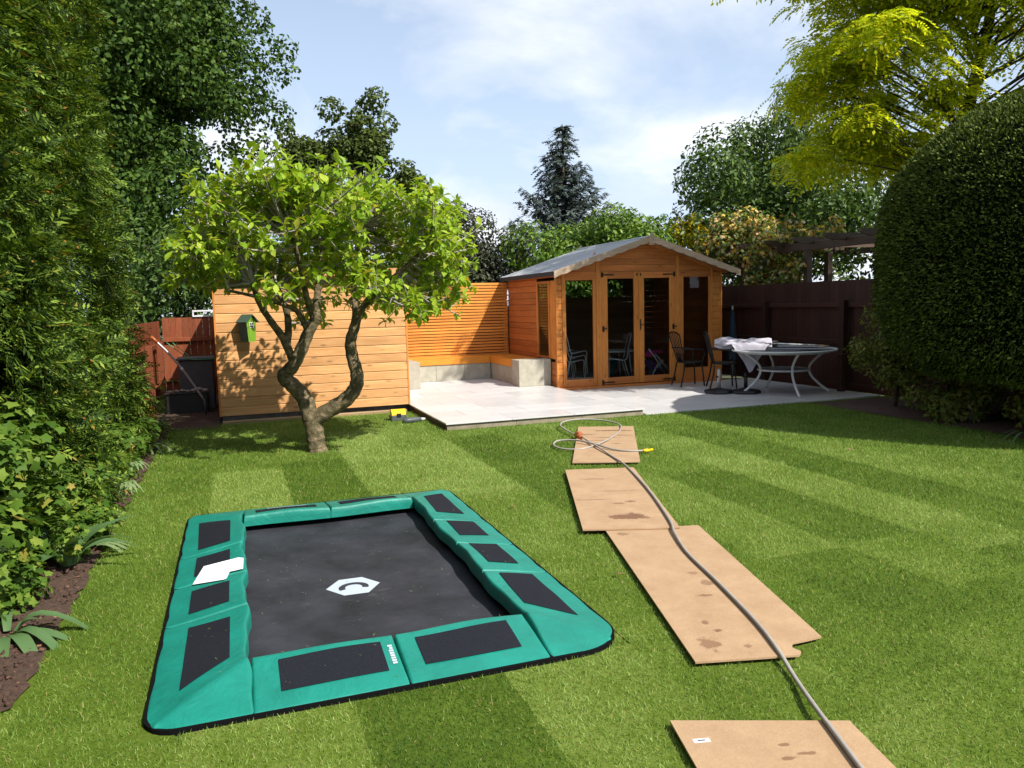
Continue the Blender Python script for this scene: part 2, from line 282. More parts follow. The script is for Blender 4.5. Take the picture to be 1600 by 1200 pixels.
leaf("robinia_leaf", [(0, (0.26, 0.36, 0.016)), (0.5, (0.50, 0.58, 0.025)), (0.85, (0.72, 0.72, 0.03)), (1.0, (0.80, 0.68, 0.03))], 0.6, 0.5, 0.3, (1.1, 1.1, 0.5))
leaf("birch_leaf", [(0, (0.05, 0.08, 0.03)), (1.0, (0.12, 0.16, 0.07))], 0.3, 0.5)
leaf("vine_leaf", [(0, (0.06, 0.05, 0.03)), (0.35, (0.12, 0.19, 0.04)), (0.6, (0.26, 0.32, 0.06)), (0.72, (0.55, 0.26, 0.06)), (0.84, (0.58, 0.54, 0.38)), (1.0, (0.75, 0.48, 0.04))], 0.3, 0.45)
leaf("gold_leaf", [(0, (0.42, 0.40, 0.02)), (1.0, (0.8, 0.66, 0.03))], 0.4, 0.45)
leaf("currant_leaf", [(0, (0.045, 0.10, 0.013)), (0.6, (0.09, 0.165, 0.02)), (0.97, (0.18, 0.26, 0.04)), (1.0, (0.33, 0.25, 0.05))], 0.3, 0.5)
leaf("blade_leaf", [(0, (0.06, 0.13, 0.045)), (1.0, (0.13, 0.22, 0.085))], 0.25, 0.35, 0.5)
leaf("pale_leaf", [(0, (0.12, 0.19, 0.075)), (1.0, (0.25, 0.33, 0.15))], 0.25, 0.4, 0.5)
leaf("shade_leaf", [(0, (0.08, 0.12, 0.02)), (0.7, (0.17, 0.21, 0.04)), (1.0, (0.27, 0.20, 0.07))], 0.25, 0.5)
leaf("flower_petal", [(0, (0.45, 0.08, 0.35)), (1.0, (0.6, 0.2, 0.5))], 0.3, 0.5)

# ------------------------------------------------------------------ mesh helpers
COL = sc.collection
class MB:
    def __init__(s): s.v = []; s.f = []; s.sm = []
    def add(s, vs, fs, smooth=False):
        o = len(s.v); s.v += [tuple(p) for p in vs]; s.f += [tuple(i + o for i in f) for f in fs]; s.sm += [smooth] * len(fs); return s
    def box(s, x0, x1, y0, y1, z0, z1, c=0.0):
        if c <= 0:
            vs = [(x, y, z) for z in (z0, z1) for y in (y0, y1) for x in (x0, x1)]
            return s.add(vs, [(0, 2, 3, 1), (4, 5, 7, 6), (0, 1, 5, 4), (2, 6, 7, 3), (0, 4, 6, 2), (1, 3, 7, 5)])
        bm = bmesh.new(); bmesh.ops.create_cube(bm, size=1.0)
        for v in bm.verts: v.co = Vector(((x0 + x1) / 2 + v.co.x * (x1 - x0), (y0 + y1) / 2 + v.co.y * (y1 - y0), (z0 + z1) / 2 + v.co.z * (z1 - z0)))
        bmesh.ops.bevel(bm, geom=bm.edges[:], offset=c, segments=1, affect="EDGES")
        return s.bm(bm)
    def bm(s, bm, smooth=False):
        bm.verts.index_update(); s.add([tuple(v.co) for v in bm.verts], [tuple(v.index for v in f.verts) for f in bm.faces], smooth); bm.free(); return s
    def prism(s, poly, z0, z1):
        n = len(poly)
        return s.add([(x, y, z0) for x, y in poly] + [(x, y, z1) for x, y in poly], [tuple(range(n))[::-1], tuple(range(n, 2 * n))] + [(i, (i + 1) % n, n + (i + 1) % n, n + i) for i in range(n)])
    def extr(s, poly, axis, a, b):
        """poly in the two other axes (cyclic order), extruded along axis from a to b"""
        n = len(poly)
        def P(u, v, t): return {0: (t, u, v), 1: (u, t, v), 2: (u, v, t)}[axis]
        return s.add([P(u, v, a) for u, v in poly] + [P(u, v, b) for u, v in poly], [tuple(range(n))[::-1], tuple(range(n, 2 * n))] + [(i, (i + 1) % n, n + (i + 1) % n, n + i) for i in range(n)])
    def tube(s, pts, rad, seg=8, caps=True, smooth=True):
        pts = [Vector(p) for p in pts]; n = len(pts); rad = rad if hasattr(rad, "__len__") else [rad] * n
        vs = []; fs = []; prev = None
        for i, p in enumerate(pts):
            d = (pts[min(i + 1, n - 1)] - pts[max(i - 1, 0)]).normalized()
            if prev is None: a = d.orthogonal().normalized()
            else:
                a = prev - d * prev.dot(d)
                a = a.normalized() if a.length > 1e-6 else d.orthogonal().normalized()
            prev = a; b = d.cross(a)
            for k in range(seg):
                t = 2 * math.pi * k / seg; q = p + (a * math.cos(t) + b * math.sin(t)) * rad[i]; vs.append(tuple(q))
        for i in range(n - 1):
            for k in range(seg): fs.append((i * seg + k, i * seg + (k + 1) % seg, (i + 1) * seg + (k + 1) % seg, (i + 1) * seg + k))
        if caps: fs += [tuple(range(seg))[::-1], tuple(range((n - 1) * seg, n * seg))]
        return s.add(vs, fs, smooth)
    def lathe(s, prof, c=(0, 0, 0), seg=24, smooth=True):
        vs = []; fs = []; m = len(prof)
        for r, z in prof:
            for k in range(seg):
                t = 2 * math.pi * k / seg; vs.append((c[0] + r * math.cos(t), c[1] + r * math.sin(t), c[2] + z))
        for i in range(m - 1):
            for k in range(seg): fs.append((i * seg + k, i * seg + (k + 1) % seg, (i + 1) * seg + (k + 1) % seg, (i + 1) * seg + k))
        fs += [tuple(range(seg))[::-1], tuple(range((m - 1) * seg, m * seg))]
        return s.add(vs, fs, smooth)
    def mesh(s, name, off=(0, 0, 0)):
        me = bpy.data.meshes.new(name); me.from_pydata([(x - off[0], y - off[1], z - off[2]) for x, y, z in s.v], [], s.f)
        if any(s.sm): me.polygons.foreach_set("use_smooth", s.sm)
        me.update(); return me
LOC = {}
def tag(o, label=None, cat=None, group=None, kind=None):
    for k, v in (("label", label), ("category", cat), ("group", group), ("kind", kind)):
        if v: o[k] = v
    return o
def thing(name, label, cat, loc=(0, 0, 0), group=None):
    o = bpy.data.objects.new(name, None); COL.objects.link(o); o.location = loc; o.empty_display_size = 0.1; LOC[o.name] = tuple(loc)
    return tag(o, label, cat, group)
def part(name, mb, mat, parent=None, label=None):
    """mb is in world coordinates; the object's origin becomes the origin of its thing"""
    off = LOC[parent.name] if parent is not None else (0, 0, 0)
    me = mb.mesh(name, off) if isinstance(mb, MB) else mb
    me.materials.append(MATS[mat]); o = bpy.data.objects.new(name, me); COL.objects.link(o)
    if parent is not None: o.parent = parent
    LOC[o.name] = off
    if label: o["label"] = label
    return o
def solo(name, mb, mat, label=None, cat=None, group=None, kind=None, loc=(0, 0, 0)):
    me = mb.mesh(name, loc) if isinstance(mb, MB) else mb
    me.materials.append(MATS[mat]); o = bpy.data.objects.new(name, me); COL.objects.link(o); o.location = loc; LOC[o.name] = tuple(loc)
    return tag(o, label, cat, group, kind)
def bez(pts, n=8):
    """smooth path through points"""
    P = [Vector(p) for p in pts]; out = []
    for i in range(len(P) - 1):
        p0 = P[max(i - 1, 0)]; p1 = P[i]; p2 = P[i + 1]; p3 = P[min(i + 2, len(P) - 1)]
        for k in range(n):
            t = k / n
            out.append(0.5 * ((2 * p1) + (p2 - p0) * t + (2 * p0 - 5 * p1 + 4 * p2 - p3) * t * t + (3 * p1 - p0 - 3 * p2 + p3) * t ** 3))
    out.append(P[-1]); return out
def lerp(a, b, t): return a + (b - a) * t

# leaf scattering -------------------------------------------------
def frames(d, n):
    """rows: leaf axis d (template +Y), face normal near n (template +Z)"""
    d = d / np.maximum(np.linalg.norm(d, axis=1, keepdims=True), 1e-9)
    n = n - d * (n * d).sum(1, keepdims=True); l = np.linalg.norm(n, axis=1, keepdims=True)
    alt = np.cross(d, np.array([[0.31, 0.77, 0.55]])); n = np.where(l > 1e-4, n, alt); n = n / np.maximum(np.linalg.norm(n, axis=1, keepdims=True), 1e-9)
    x = np.cross(d, n); return np.stack([x, d, n], axis=2)
def scatter(name, templates, pos, d, n, size, rng, attr=None):
    Rm = frames(d, n); size = np.asarray(size) if np.ndim(size) else np.full(len(pos), size)
    pick = rng.integers(0, len(templates), len(pos)); V = []; F = []; A = []; o = 0
    for k, (tv, tf) in enumerate(templates):
        ix = np.where(pick == k)[0]
        if len(ix) == 0: continue
        tv = np.asarray(tv, float); tf = np.asarray(tf, int)
        v = np.einsum("nij,kj->nki", Rm[ix], tv) * size[ix, None, None] + pos[ix, None, :]
        f = tf[None] + (np.arange(len(ix)) * len(tv))[:, None, None] + o
        V.append(v.reshape(-1, 3)); F.append(f.reshape(-1, 3)); o += len(ix) * len(tv)
        if attr is not None: A.append(np.repeat(attr[ix], len(tv)))
    V = np.concatenate(V); F = np.concatenate(F)
    me = bpy.data.meshes.new(name); me.vertices.add(len(V)); me.vertices.foreach_set("co", V.astype(np.float32).ravel())
    me.loops.add(F.size); me.loops.foreach_set("vertex_index", F.astype(np.int32).ravel())
    me.polygons.add(len(F)); me.polygons.foreach_set("loop_start", np.arange(0, F.size, 3, dtype=np.int32))
    me.polygons.foreach_set("loop_total", np.full(len(F), 3, dtype=np.int32))
    if attr is not None:
        a = me.attributes.new("tone", "FLOAT", "POINT"); a.data.foreach_set("value", np.concatenate(A).astype(np.float32))
    me.update(calc_edges=True); return me
LEAF = ([(0, 0, 0), (-0.26, 0.42, 0.05), (0.26, 0.42, 0.05), (0, 0.5, -0.03), (0, 1.0, -0.12)], [(0, 3, 1), (0, 2, 3), (1, 3, 4), (3, 2, 4)])
LEAF2 = ([(0, 0, 0), (-0.2, 0.5, 0.09), (0.22, 0.45, 0.06), (0, 0.52, -0.02), (0.05, 1.0, -0.22)], [(0, 3, 1), (0, 2, 3), (1, 3, 4), (3, 2, 4)])
QUAD = ([(0, 0, 0), (-0.34, 0.5, 0.06), (0.34, 0.5, 0.06), (0, 1.0, -0.08)], [(0, 2, 1), (1, 2, 3)])
def lobed(k=5, seed=1):
    vs = [(0, 0.42, 0.0)]; fs = []; rr = random.Random(seed); n = k * 2 + 1
    for i in range(n):
        t = math.pi * (-0.40 + 1.8 * i / (n - 1)); r = 0.55 if i % 2 else 0.33
        vs.append((r * math.cos(t), 0.42 + r * math.sin(t) * 0.95, -0.10 * (r / 0.5) + rr.uniform(-0.05, 0.05)))
    fs = [(0, i, i + 1) for i in range(1, n)] + [(0, n, 1)]
    return (vs, fs)
def frond(pairs=6, fan=0.32, droop=0.18, w=0.045, seed=0, taper=True, ll=0.42):
    rr = random.Random(seed); vs = []; fs = []
    def tri(a, b, wd):
        a = Vector(a); b = Vector(b); s = (b - a).cross(Vector((0, 0, 1))).normalized() * wd; o = len(vs); m = a.lerp(b, 0.5)
        vs.extend([tuple(a), tuple(m + s), tuple(b), tuple(m - s)]); fs.extend([(o, o + 1, o + 2), (o, o + 2, o + 3)])
    tri((0, 0, 0), (0, 1, -droop), w * 0.8)
    for i in range(pairs):
        y = (i + 0.6) / (pairs + 0.4); z = -droop * y * y; L = ll * (1 - y * 0.75 if taper else 1) + 0.05
        for sgn in (-1, 1):
            tri((0, y, z), (sgn * L * 0.75, y + L * 0.62 + rr.uniform(-.04, .04), z - 0.12 * L + rr.uniform(-.03, .03)), w)
    return vs, fs
def pinnate(pairs=6):
    vs = []; fs = []
    for i in range(pairs):
        y = 0.16 + 0.8 * i / pairs; z = -0.35 * y * y
        for sgn in (-1, 1):
            o = len(vs); a = (sgn * 0.02, y, z); b = (sgn * 0.26, y + 0.08, z - 0.05)
            vs += [a, (sgn * 0.13, y + 0.10, z), b, (sgn * 0.15, y - 0.03, z - 0.02)]; fs += [(o, o + 1, o + 2), (o, o + 2, o + 3)]
    o = len(vs); vs += [(0, 0, 0), (0.012, 0, 0), (0, 1.0, -0.35)]; fs += [(o, o + 1, o + 2)]
    o = len(vs); vs += [(0, 0.95, -0.32), (-0.07, 1.05, -0.38), (0, 1.18, -0.45), (0.07, 1.05, -0.38)]; fs += [(o, o + 1, o + 2), (o, o + 2, o + 3)]
    return vs, fs
def rdir(rng, n):
    v = rng.normal(size=(n, 3)); return v / np.linalg.norm(v, axis=1, keepdims=True)
def blob_leaves(rng, blobs, n, lo=0.62, hi=1.08, up=0.35, droop=0.2, jitter=0.8):
    """blobs: (x, y, z, rx, ry, rz); leaves sit in the outer shell of every blob, facing mostly outward"""
    B = np.array(blobs, float); wgt = (B[:, 3] * B[:, 5]) ** 1.0; wgt /= wgt.sum()
    k = rng.choice(len(B), n, p=wgt); u = rdir(rng, n); r = lo + (hi - lo) * rng.random(n) ** 0.7
    pos = B[k, :3] + u * B[k, 3:6] * r[:, None]
    nrm = u + rdir(rng, n) * jitter + np.array([0, 0, up]); d = np.cross(nrm, rdir(rng, n)) + u * 0.3 + np.array([0, 0, -droop])
    return pos, d, nrm
def grow_blobs(rng, c, r, nb, br, flat=0.85, shell=0.75):
    out = []
    for i in range(nb):
        u = rdir(rng, 1)[0]; q = shell + (1 - shell) * rng.random() if i > nb // 4 else 0.45 * rng.random()
        s = br * rng.uniform(0.65, 1.35); out.append((c[0] + u[0] * r[0] * q, c[1] + u[1] * r[1] * q, c[2] + u[2] * r[2] * q, s, s, s * flat))
    return out
def limb_tree(mb, base, top, r0, targets, rng, seg=7):
    base = Vector(base); top = Vector(top)
    mid = base.lerp(top, 0.5) + Vector((rng.uniform(-.15, .15), rng.uniform(-.15, .15), 0))
    mb.tube(bez([base, mid, top], 6), [lerp(r0, r0 * 0.55, i / 12) for i in range(13)], seg)
    for t in targets:
        s = base.lerp(top, rng.uniform(0.45, 1.0)); t = Vector(t); m = s.lerp(t, 0.5) + Vector((rng.uniform(-.2, .2), rng.uniform(-.2, .2), 0.15 * (t - s).length))
        p = bez([s, m, t], 5); rr = r0 * rng.uniform(0.22, 0.38); mb.tube(p, [lerp(rr, rr * 0.2, i / (len(p) - 1)) for i in range(len(p))], 6, caps=False)
# ================================================================== the setting
rng = np.random.default_rng(7); rnd = random.Random(11)
solo("ground", MB().add([(-400, -400, -0.2), (400, -400, -0.2), (400, 400, -0.2), (-400, 400, -0.2)], [(0, 1, 2, 3)]), "earth", kind="structure")
# lawn: a sheet with laid turf rolls on it
CW = 0.645; X0 = -0.92
TURF = {-4: [(-2, .45)], -3: [(-2, .5)], -2: [(-2, .4)], -1: [(-2, .55)],
 0: [(-2, .50), (3.3, .40), (5.4, .47), (7.4, .40), (9.4, .5)], 1: [(-2, .62), (3.4, .5), (6.2, .70), (8.1, .42), (10, .55)],
 2: [(-2, .24), (3.3, .4), (6.3, .30), (8.3, .48), (10.2, .58)], 3: [(-2, .62), (3.6, .5), (6.0, .66), (8.0, .74), (10.1, .55)],
 4: [(-2, .6), (2.2, .5), (4.4, .55), (6.2, .72), (8.4, .62), (10.4, .5)], 5: [(-2, .5), (2.4, .42), (4.9, .34), (7.2, .30), (9.0, .55)],
 6: [(-2, .50), (2.7, .34), (3.85, .60), (6.3, .42), (8.2, .5)], 7: [(-2, .36), (3.1, .52), (3.9, .34), (6.1, .50), (8.2, .56)],
 8: [(-2, .36), (3.5, .62), (5.9, .66), (7.9, .52)], 9: [(-2, .46), (2.9, .40), (4.5, .32), (6.6, .35), (8.6, .46)],
 10: [(-2, .38), (3.3, .56), (5.2, .60), (6.9, .52)], 11: [(-2, .44), (3.0, .40), (4.8, .48), (6.8, .46)],
 12: [(-2, .42), (3.5, .48), (5.6, .42)], 13: [(-2, .44), (4.2, .48), (6.3, .42)], 14: [(-2, .42), (5.1, .46)], 15: [(-2, .45)], 16: [(-2, .42)]}
def tone(x, y):
    t = .45
    for y0, v in TURF.get(int(math.floor((x - X0) / CW)), [(-2, .45)]):
        if y >= y0: t = v
    return .47 + (t - .46) * 1.25
def flat(m, x0, x1, y0, y1, z=0.0): return m.add([(x0, y0, z), (x1, y0, z), (x1, y1, z), (x0, y1, z)], [(0, 1, 2, 3)])
lm_ = MB(); flat(lm_, -3.5, 10.2, -2, 3.12); flat(lm_, -3.5, -.38, 3.12, 6.36); flat(lm_, 1.61, 10.2, 3.12, 6.36); flat(lm_, 1.38, 1.61, 3.12, 3.34); flat(lm_, -3.5, 10.2, 6.36, 9.6); flat(lm_, -3.5, 2.5, 9.6, 11.7)
lawn = solo("lawn", lm_, "turf", kind="structure"); lawn["tone"] = 0.4
for c, segs in TURF.items():
    x0 = X0 + c * CW; top = 3.5 if c < 0 else (11.6 if c < 5 else 9.53)
    for i, (y0, tv) in enumerate(segs):
        y1 = segs[i + 1][0] if i + 1 < len(segs) else top
        if y0 >= top: continue
        if 0 <= c <= 3:                                # the trampoline pit is left open
            if c == 0: pass
            elif y0 >= 3.12 and y1 <= 6.36: continue
            elif y0 < 3.12 < y1: y1 = 3.12
            elif y0 < 6.36 < y1: y0 = 6.36
        g = 0.0; zz = 0.005
        n = max(2, int((y1 - y0) / 0.3)); m = MB(); vs = []
        for k in range(n + 1):
            yy = lerp(y0 + g, y1 - g, k / n)
            for xx in (x0 + g, -.38 if c == 0 and 3.0 < yy < 6.5 else x0 + CW - g): vs.append((xx, yy, zz))
        m.add(vs, [(2 * k, 2 * k + 1, 2 * k + 3, 2 * k + 2) for k in range(n)])
        o = part("turf_roll", m, "turf", lawn); o["tone"] = .46 + (tv - .46) * .8
# flower bed along the hedge
def bed(name, x0, x1, y0, y1, nx, ny, h, zedge=0.012):
    m = MB(); vs = []
    for j in range(ny + 1):
        for i in range(nx + 1):
            u, v = i / nx, j / ny; e = min(1, 5 * min(1 - u if x1 < 3 else u, v, 1 - v) + 0.0)
            vs.append((lerp(x0, x1, u) + rnd.uniform(-.02, .02), lerp(y0, y1, v) + rnd.uniform(-.02, .02), zedge + h * e + rnd.uniform(-.012, .012) * (e > 0)))
    m.add(vs, [(j * (nx + 1) + i, j * (nx + 1) + i + 1, (j + 1) * (nx + 1) + i + 1, (j + 1) * (nx + 1) + i) for j in range(ny) for i in range(nx)], True)
    return solo(name, m, "soil", kind="structure")
bed("flower_bed_ground", -3.4, -0.93, 3.52, 11.3, 40, 110, 0.06)
bed("border_ground", 8.05, 10.4, 2.0, 9.4, 30, 90, 0.05)
m = MB(); vs = []
bed("soil_strip", -1.6, -0.27, 11.3, 15.8, 20, 50, 0.03)

# ---------------------------------------------------------------- patio
patio = solo("patio", MB().box(2.50, 5.33, 9.60, 15.44, -0.03, 0.076).box(5.33, 9.56, 9.58, 12.84, -0.03, 0.0), "grout", kind="structure")
def slabs(x0, x1, y0, y1, ztop, sx=0.9, sy=0.6, skip=None):
    j = 0; y = y0
    while y < y1 - 0.02:
        ye = min(y + sy, y1); x = x0 - (0.45 if j % 2 else 0)
        while x < x1 - 0.02:
            a = max(x, x0); b = min(x + sx, x1)
            if b - a > 0.03 and not (skip and skip((a + b) / 2, (y + ye) / 2)):
                dz = rnd.uniform(-.0012, .0012)
                part("slab", MB().box(a + .0025, b - .0025, y + .0025, ye - .0025, ztop - 0.02, ztop + dz, 0.0015), "porcelain", patio)
            x += sx
        y += sy; j += 1
slabs(2.47, 5.35, 9.55, 15.42, 0.10)
slabs(5.352, 9.56, 9.55, 12.84, 0.022)
x = 2.49
while x < 5.33:
    e = min(x + 0.95, 5.33); part("riser", MB().box(x, e - .003, 9.578, 9.598, 0.0, 0.070, .002), "riser", patio); x = e
part("riser", MB().box(2.494, 2.512, 9.60, 11.70, -0.01, 0.074), "riser_dark", patio)

# ---------------------------------------------------------------- slatted screen and bench
scr = thing("slatted_screen", "orange stained horizontal slat screen behind the corner bench", "screen", (4.3, 15.44, 0.1))
for px in (3.1, 4.25, 5.36): part("post", MB().box(px - .035, px + .035, 15.462, 15.53, 0.1, 2.03), "slat_wood", scr)
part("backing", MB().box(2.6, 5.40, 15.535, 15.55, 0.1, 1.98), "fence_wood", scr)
for k in range(34):
    z = 2.045 - 0.0605 * k
    if z < 0.12: break
    part("slat", MB().box(2.55, 5.405, 15.435 + rnd.uniform(-.001, .001), 15.46, z - 0.045, z, 0.002), "slat_wood", scr)
ben = thing("corner_bench", "L-shaped corner bench of concrete blocks with orange plank seat", "bench", (4.2, 15.0, 0.1))
def wall_block(m, *b): return part("block", MB().box(*b, 0.003), m, ben)
for xa, xb in ((3.13, 3.72), (3.723, 4.31), (4.313, 4.86)): wall_block("concrete", xa, xb, 15.02, 15.40, 0.101, 0.425)
for ya, yb in ((13.52, 14.02), (14.023, 14.52), (14.523, 15.017)): wall_block("concrete", 4.87, 5.40, ya, yb, 0.101, 0.425)
part("end_block", MB().box(2.62, 3.127, 13.82, 15.40, 0.101, 0.585, 0.004), "concrete", ben)
part("end_block", MB().box(4.79, 5.415, 13.14, 13.517, 0.101, 0.58, 0.004), "concrete", ben)
part("seat_fascia", MB().box(3.13, 4.846, 15.0, 15.022, 0.427, 0.545, .002), "bench_wood", ben)
part("seat_fascia", MB().box(4.848, 4.87, 13.52, 15.0, 0.427, 0.545, .002), "bench_wood", ben)
for k in range(4): part("seat_plank", MB().box(3.13, 5.40, 15.0 + k * .1, 15.096 + k * .1, 0.547, 0.568, .002), "bench_wood", ben)
for k in range(6): part("seat_plank", MB().box(4.848 + k * .092, 4.936 + k * .092, 13.52, 14.997, 0.547, 0.568, .002), "bench_wood", ben)

# ---------------------------------------------------------------- small shed
SX0, SX1, SY, SYB = -0.27, 2.48, 11.75, 15.60
shed = thing("garden_shed", "honey coloured shiplap shed behind the small leafy tree", "shed", (1.1, 12.9, 0))
def shipx(x0, x1, y, z0, z1): return MB().extr([(y, z0), (y, z1 - .020), (y + .014, z1 - .006), (y + .014, z1), (y + .022, z1), (y + .022, z0)], 0, x0, x1)
def shipy(y0, y1, x, z0, z1, s=1): return MB().extr([(x, z0), (x, z1 - .017), (x + s * .011, z1 - .004), (x + s * .011, z1), (x + s * .02, z1), (x + s * .02, z0)], 1, y0, y1)
pitch = 0.1330
for k in range(15):
    z = 0.105 + k * pitch; part("board", shipx(SX0 + .02, SX1 - .02, SY + rnd.uniform(-.001, .001), z, z + pitch - .001), "shed_wood", shed)
for k in range(14):
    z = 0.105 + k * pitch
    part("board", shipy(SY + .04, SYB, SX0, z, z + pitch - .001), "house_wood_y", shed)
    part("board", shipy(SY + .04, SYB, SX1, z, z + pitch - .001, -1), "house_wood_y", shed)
part("back_wall", MB().box(SX0 + .02, SX1 - .02, SYB - .03, SYB, .1, 1.8), "house_wood_x", shed)
for xx in (SX0 - .004, SX1 - .022): part("corner_trim", MB().box(xx, xx + .026, SY - .006, SY + .03, .1, 2.1, .002), "house_wood_z", shed)
part("roof", MB().add([(SX0 - .1, SY - .12, 2.14), (SX1 + .08, SY - .12, 2.14), (SX1 + .08, SYB + .08, 1.85), (SX0 - .1, SYB + .08, 1.85),
   (SX0 - .1, SY - .12, 2.16), (SX1 + .08, SY - .12, 2.16), (SX1 + .08, SYB + .08, 1.87), (SX0 - .1, SYB + .08, 1.87)],
   [(3, 2, 1, 0), (4, 5, 6, 7), (0, 1, 5, 4), (1, 2, 6, 5), (2, 3, 7, 6), (3, 0, 4, 7)]), "roof_felt", shed)
part("fascia", MB().box(SX0 - .11, SX1 + .085, SY - .142, SY - .121, 2.07, 2.175, .003), "shed_wood", shed)
part("soffit", MB().box(SX0 - .05, SX1 + .05, SY - .12, SY + .04, 2.098, 2.118), "shed_wood", shed)
for yy in (11.86, 12.9, 14.0, 15.2): part("bearer", MB().box(SX0 + .03, SX1 - .03, yy, yy + .09, 0.012, 0.102), "concrete_dark", shed)
solo("edging_timber", MB().box(-0.24, 2.40, 11.60, 11.70, -0.01, 0.045, .006), "bearer_wood", "pale timber edging lying along the foot of the small shed", "edging")
# nest box on its front
nb = thing("bird_box", "lime green bird box with dark green roof on the small shed", "bird box", (0, 0, 0)); _sh = (0.17, 11.75)
part("body", MB().extr([(-.06, 1.16), (.06, 1.16), (.085, 1.45), (0, 1.53), (-.085, 1.45)], 1, -.085, .085), "green_paint", nb)
part("roof_panel", MB().extr([(-.004, 1.528), (-.004, 1.548), (-.118, 1.438), (-.105, 1.428)], 1, -.115, .105), "dark_green_paint_and_shade", nb)
part("roof_panel", MB().extr([(.004, 1.528), (.105, 1.428), (.118, 1.438), (.004, 1.548)], 1, -.115, .105), "dark_green_paint_and_shade", nb)
part("shaded_side", MB().add([(-.0615, -.083, 1.165), (-.0615, .083, 1.165), (-.0865, .083, 1.445), (-.0865, -.083, 1.445)], [(0, 1, 2, 3)]), "dark_green_paint_and_shade", nb)  # shade of the left side put into its colour, over the lime green
wf = part("window", MB().box(-.032, .032, -.090, -.0855, 1.355, 1.435), "white_paper", nb)
for a, b in ((-.026, -.004), (.004, .026)):
    for c, d in ((1.361, 1.391), (1.399, 1.429)): part("window_pane", MB().box(a, b, -.093, -.0905, c, d), "black_plastic", wf)
part("bracket", MB().box(-.02, .02, .085, .13, 1.25, 1.40), "dark_green_paint_and_shade", nb)
nb.location = (.17, 11.625, 0); nb.rotation_euler = (0, 0, R(38))

# ---------------------------------------------------------------- summer house
HX0, HX1, HY, HYB, HC = 5.43, 8.91, 12.90, 15.45, 7.17
def roofz(x): return 2.76 - abs(x - HC) * 0.327
sh = thing("summer_house", "orange stained timber summer house with glazed double doors and grey felt roof", "summer house", (HC, 14.1, 0))
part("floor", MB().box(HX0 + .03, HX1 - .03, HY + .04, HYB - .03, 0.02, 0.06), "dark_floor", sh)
hp = 0.1175
for k in range(18):                                   # left wall, with the side window left open
    z = 0.06 + k * hp; zt = min(z + hp - .001, 2.14)
    if z > 2.1: break
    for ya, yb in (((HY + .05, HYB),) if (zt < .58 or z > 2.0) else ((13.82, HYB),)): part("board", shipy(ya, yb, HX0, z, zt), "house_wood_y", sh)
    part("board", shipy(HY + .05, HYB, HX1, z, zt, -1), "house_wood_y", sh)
    for xa, xb in ((HX0 + .02, 5.548), (8.70, HX1 - .02)): part("board", shipx(xa, xb, HY, z, zt), "house_wood_z", sh)
z = 2.15; 
for k in range(6):                                    # gable boards
    za, zb = 2.15 + k * hp, 2.15 + (k + 1) * hp - .001
    for xa0, xb0 in ((HX0 + .02, 6.225), (6.297, 7.895), (7.967, HX1 - .02)):
        ra, rb_ = (2.725 - za) / 0.327, (2.725 - zb) / 0.327
        a0_, a1_ = max(xa0, HC - ra), min(xb0, HC + ra); b0_, b1_ = max(xa0, HC - rb_), min(xb0, HC + rb_)
        if a1_ - a0_ < .03: continue
        if b1_ - b0_ < .02: b0_ = b1_ = min(max(HC, a0_), a1_)
        part("gable_board", MB().extr([(a0_, za), (a1_, za), (b1_, zb - .003), (b0_, zb - .003)] if b1_ > b0_ else [(a0_, za), (a1_, za), (b0_, zb)], 1, HY + .001, HY + .02), "house_wood_x", sh)
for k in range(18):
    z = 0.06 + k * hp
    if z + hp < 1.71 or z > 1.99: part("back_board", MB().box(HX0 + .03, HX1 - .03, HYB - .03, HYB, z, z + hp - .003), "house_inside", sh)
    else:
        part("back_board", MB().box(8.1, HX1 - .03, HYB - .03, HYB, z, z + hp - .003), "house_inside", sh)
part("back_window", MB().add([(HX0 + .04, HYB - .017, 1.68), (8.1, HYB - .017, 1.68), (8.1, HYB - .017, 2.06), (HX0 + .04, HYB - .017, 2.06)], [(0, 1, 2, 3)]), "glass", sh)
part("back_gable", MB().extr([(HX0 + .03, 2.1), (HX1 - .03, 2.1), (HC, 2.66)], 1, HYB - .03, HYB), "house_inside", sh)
# corner and door posts
for xa, xb, zt in ((HX0 - .002, HX0 + .02, 2.14), (5.55, 5.588, 2.14), (6.228, 6.294, 2.42), (7.898, 7.964, 2.46), (8.66, 8.70, 2.2), (HX1 - .02, HX1 + .002, 2.14)):
    part("post", MB().box(xa, xb, HY - .018, HY + .05, 0.03, min(zt, roofz((xa + xb) / 2) - .06), .003), "house_wood_z", sh)
part("sill", MB().box(HX0, HX1, HY - .09, HY + .03, 0.022, 0.062, .004), "house_wood_x", sh)
part("header", MB().box(5.59, 6.226, HY - .008, HY + .03, 2.02, 2.148, .002), "house_wood_x", sh)
part("header", MB().box(7.966, 8.658, HY - .008, HY + .03, 2.045, 2.148, .002), "house_wood_x", sh)
part("header", MB().box(6.296, 7.896, HY - .012, HY + .03, 2.14, 2.149, .001), "house_wood_x", sh)
def glazed(name, x0, x1, z0, z1, gx0, gx1, gz0, gz1, y):
    fr = part(name, MB().box(x0, gx0, y, y + .045, z0, z1, .003).box(gx1, x1, y, y + .045, z0, z1, .003), "house_wood_z", sh)
    part("rail", MB().box(gx0 + .001, gx1 - .001, y + .002, y + .044, gz1, z1, .003), "house_wood_x", fr)
    part("rail", MB().box(gx0 + .001, gx1 - .001, y + .002, y + .044, z0, gz0, .003), "house_wood_x", fr)
    part("pane", MB().add([(gx0 - .004, y + .022, gz0 - .004), (gx1 + .004, y + .022, gz0 - .004), (gx1 + .004, y + .022, gz1 + .004), (gx0 - .004, y + .022, gz1 + .004)], [(0, 1, 2, 3)]), "glass", fr); return fr
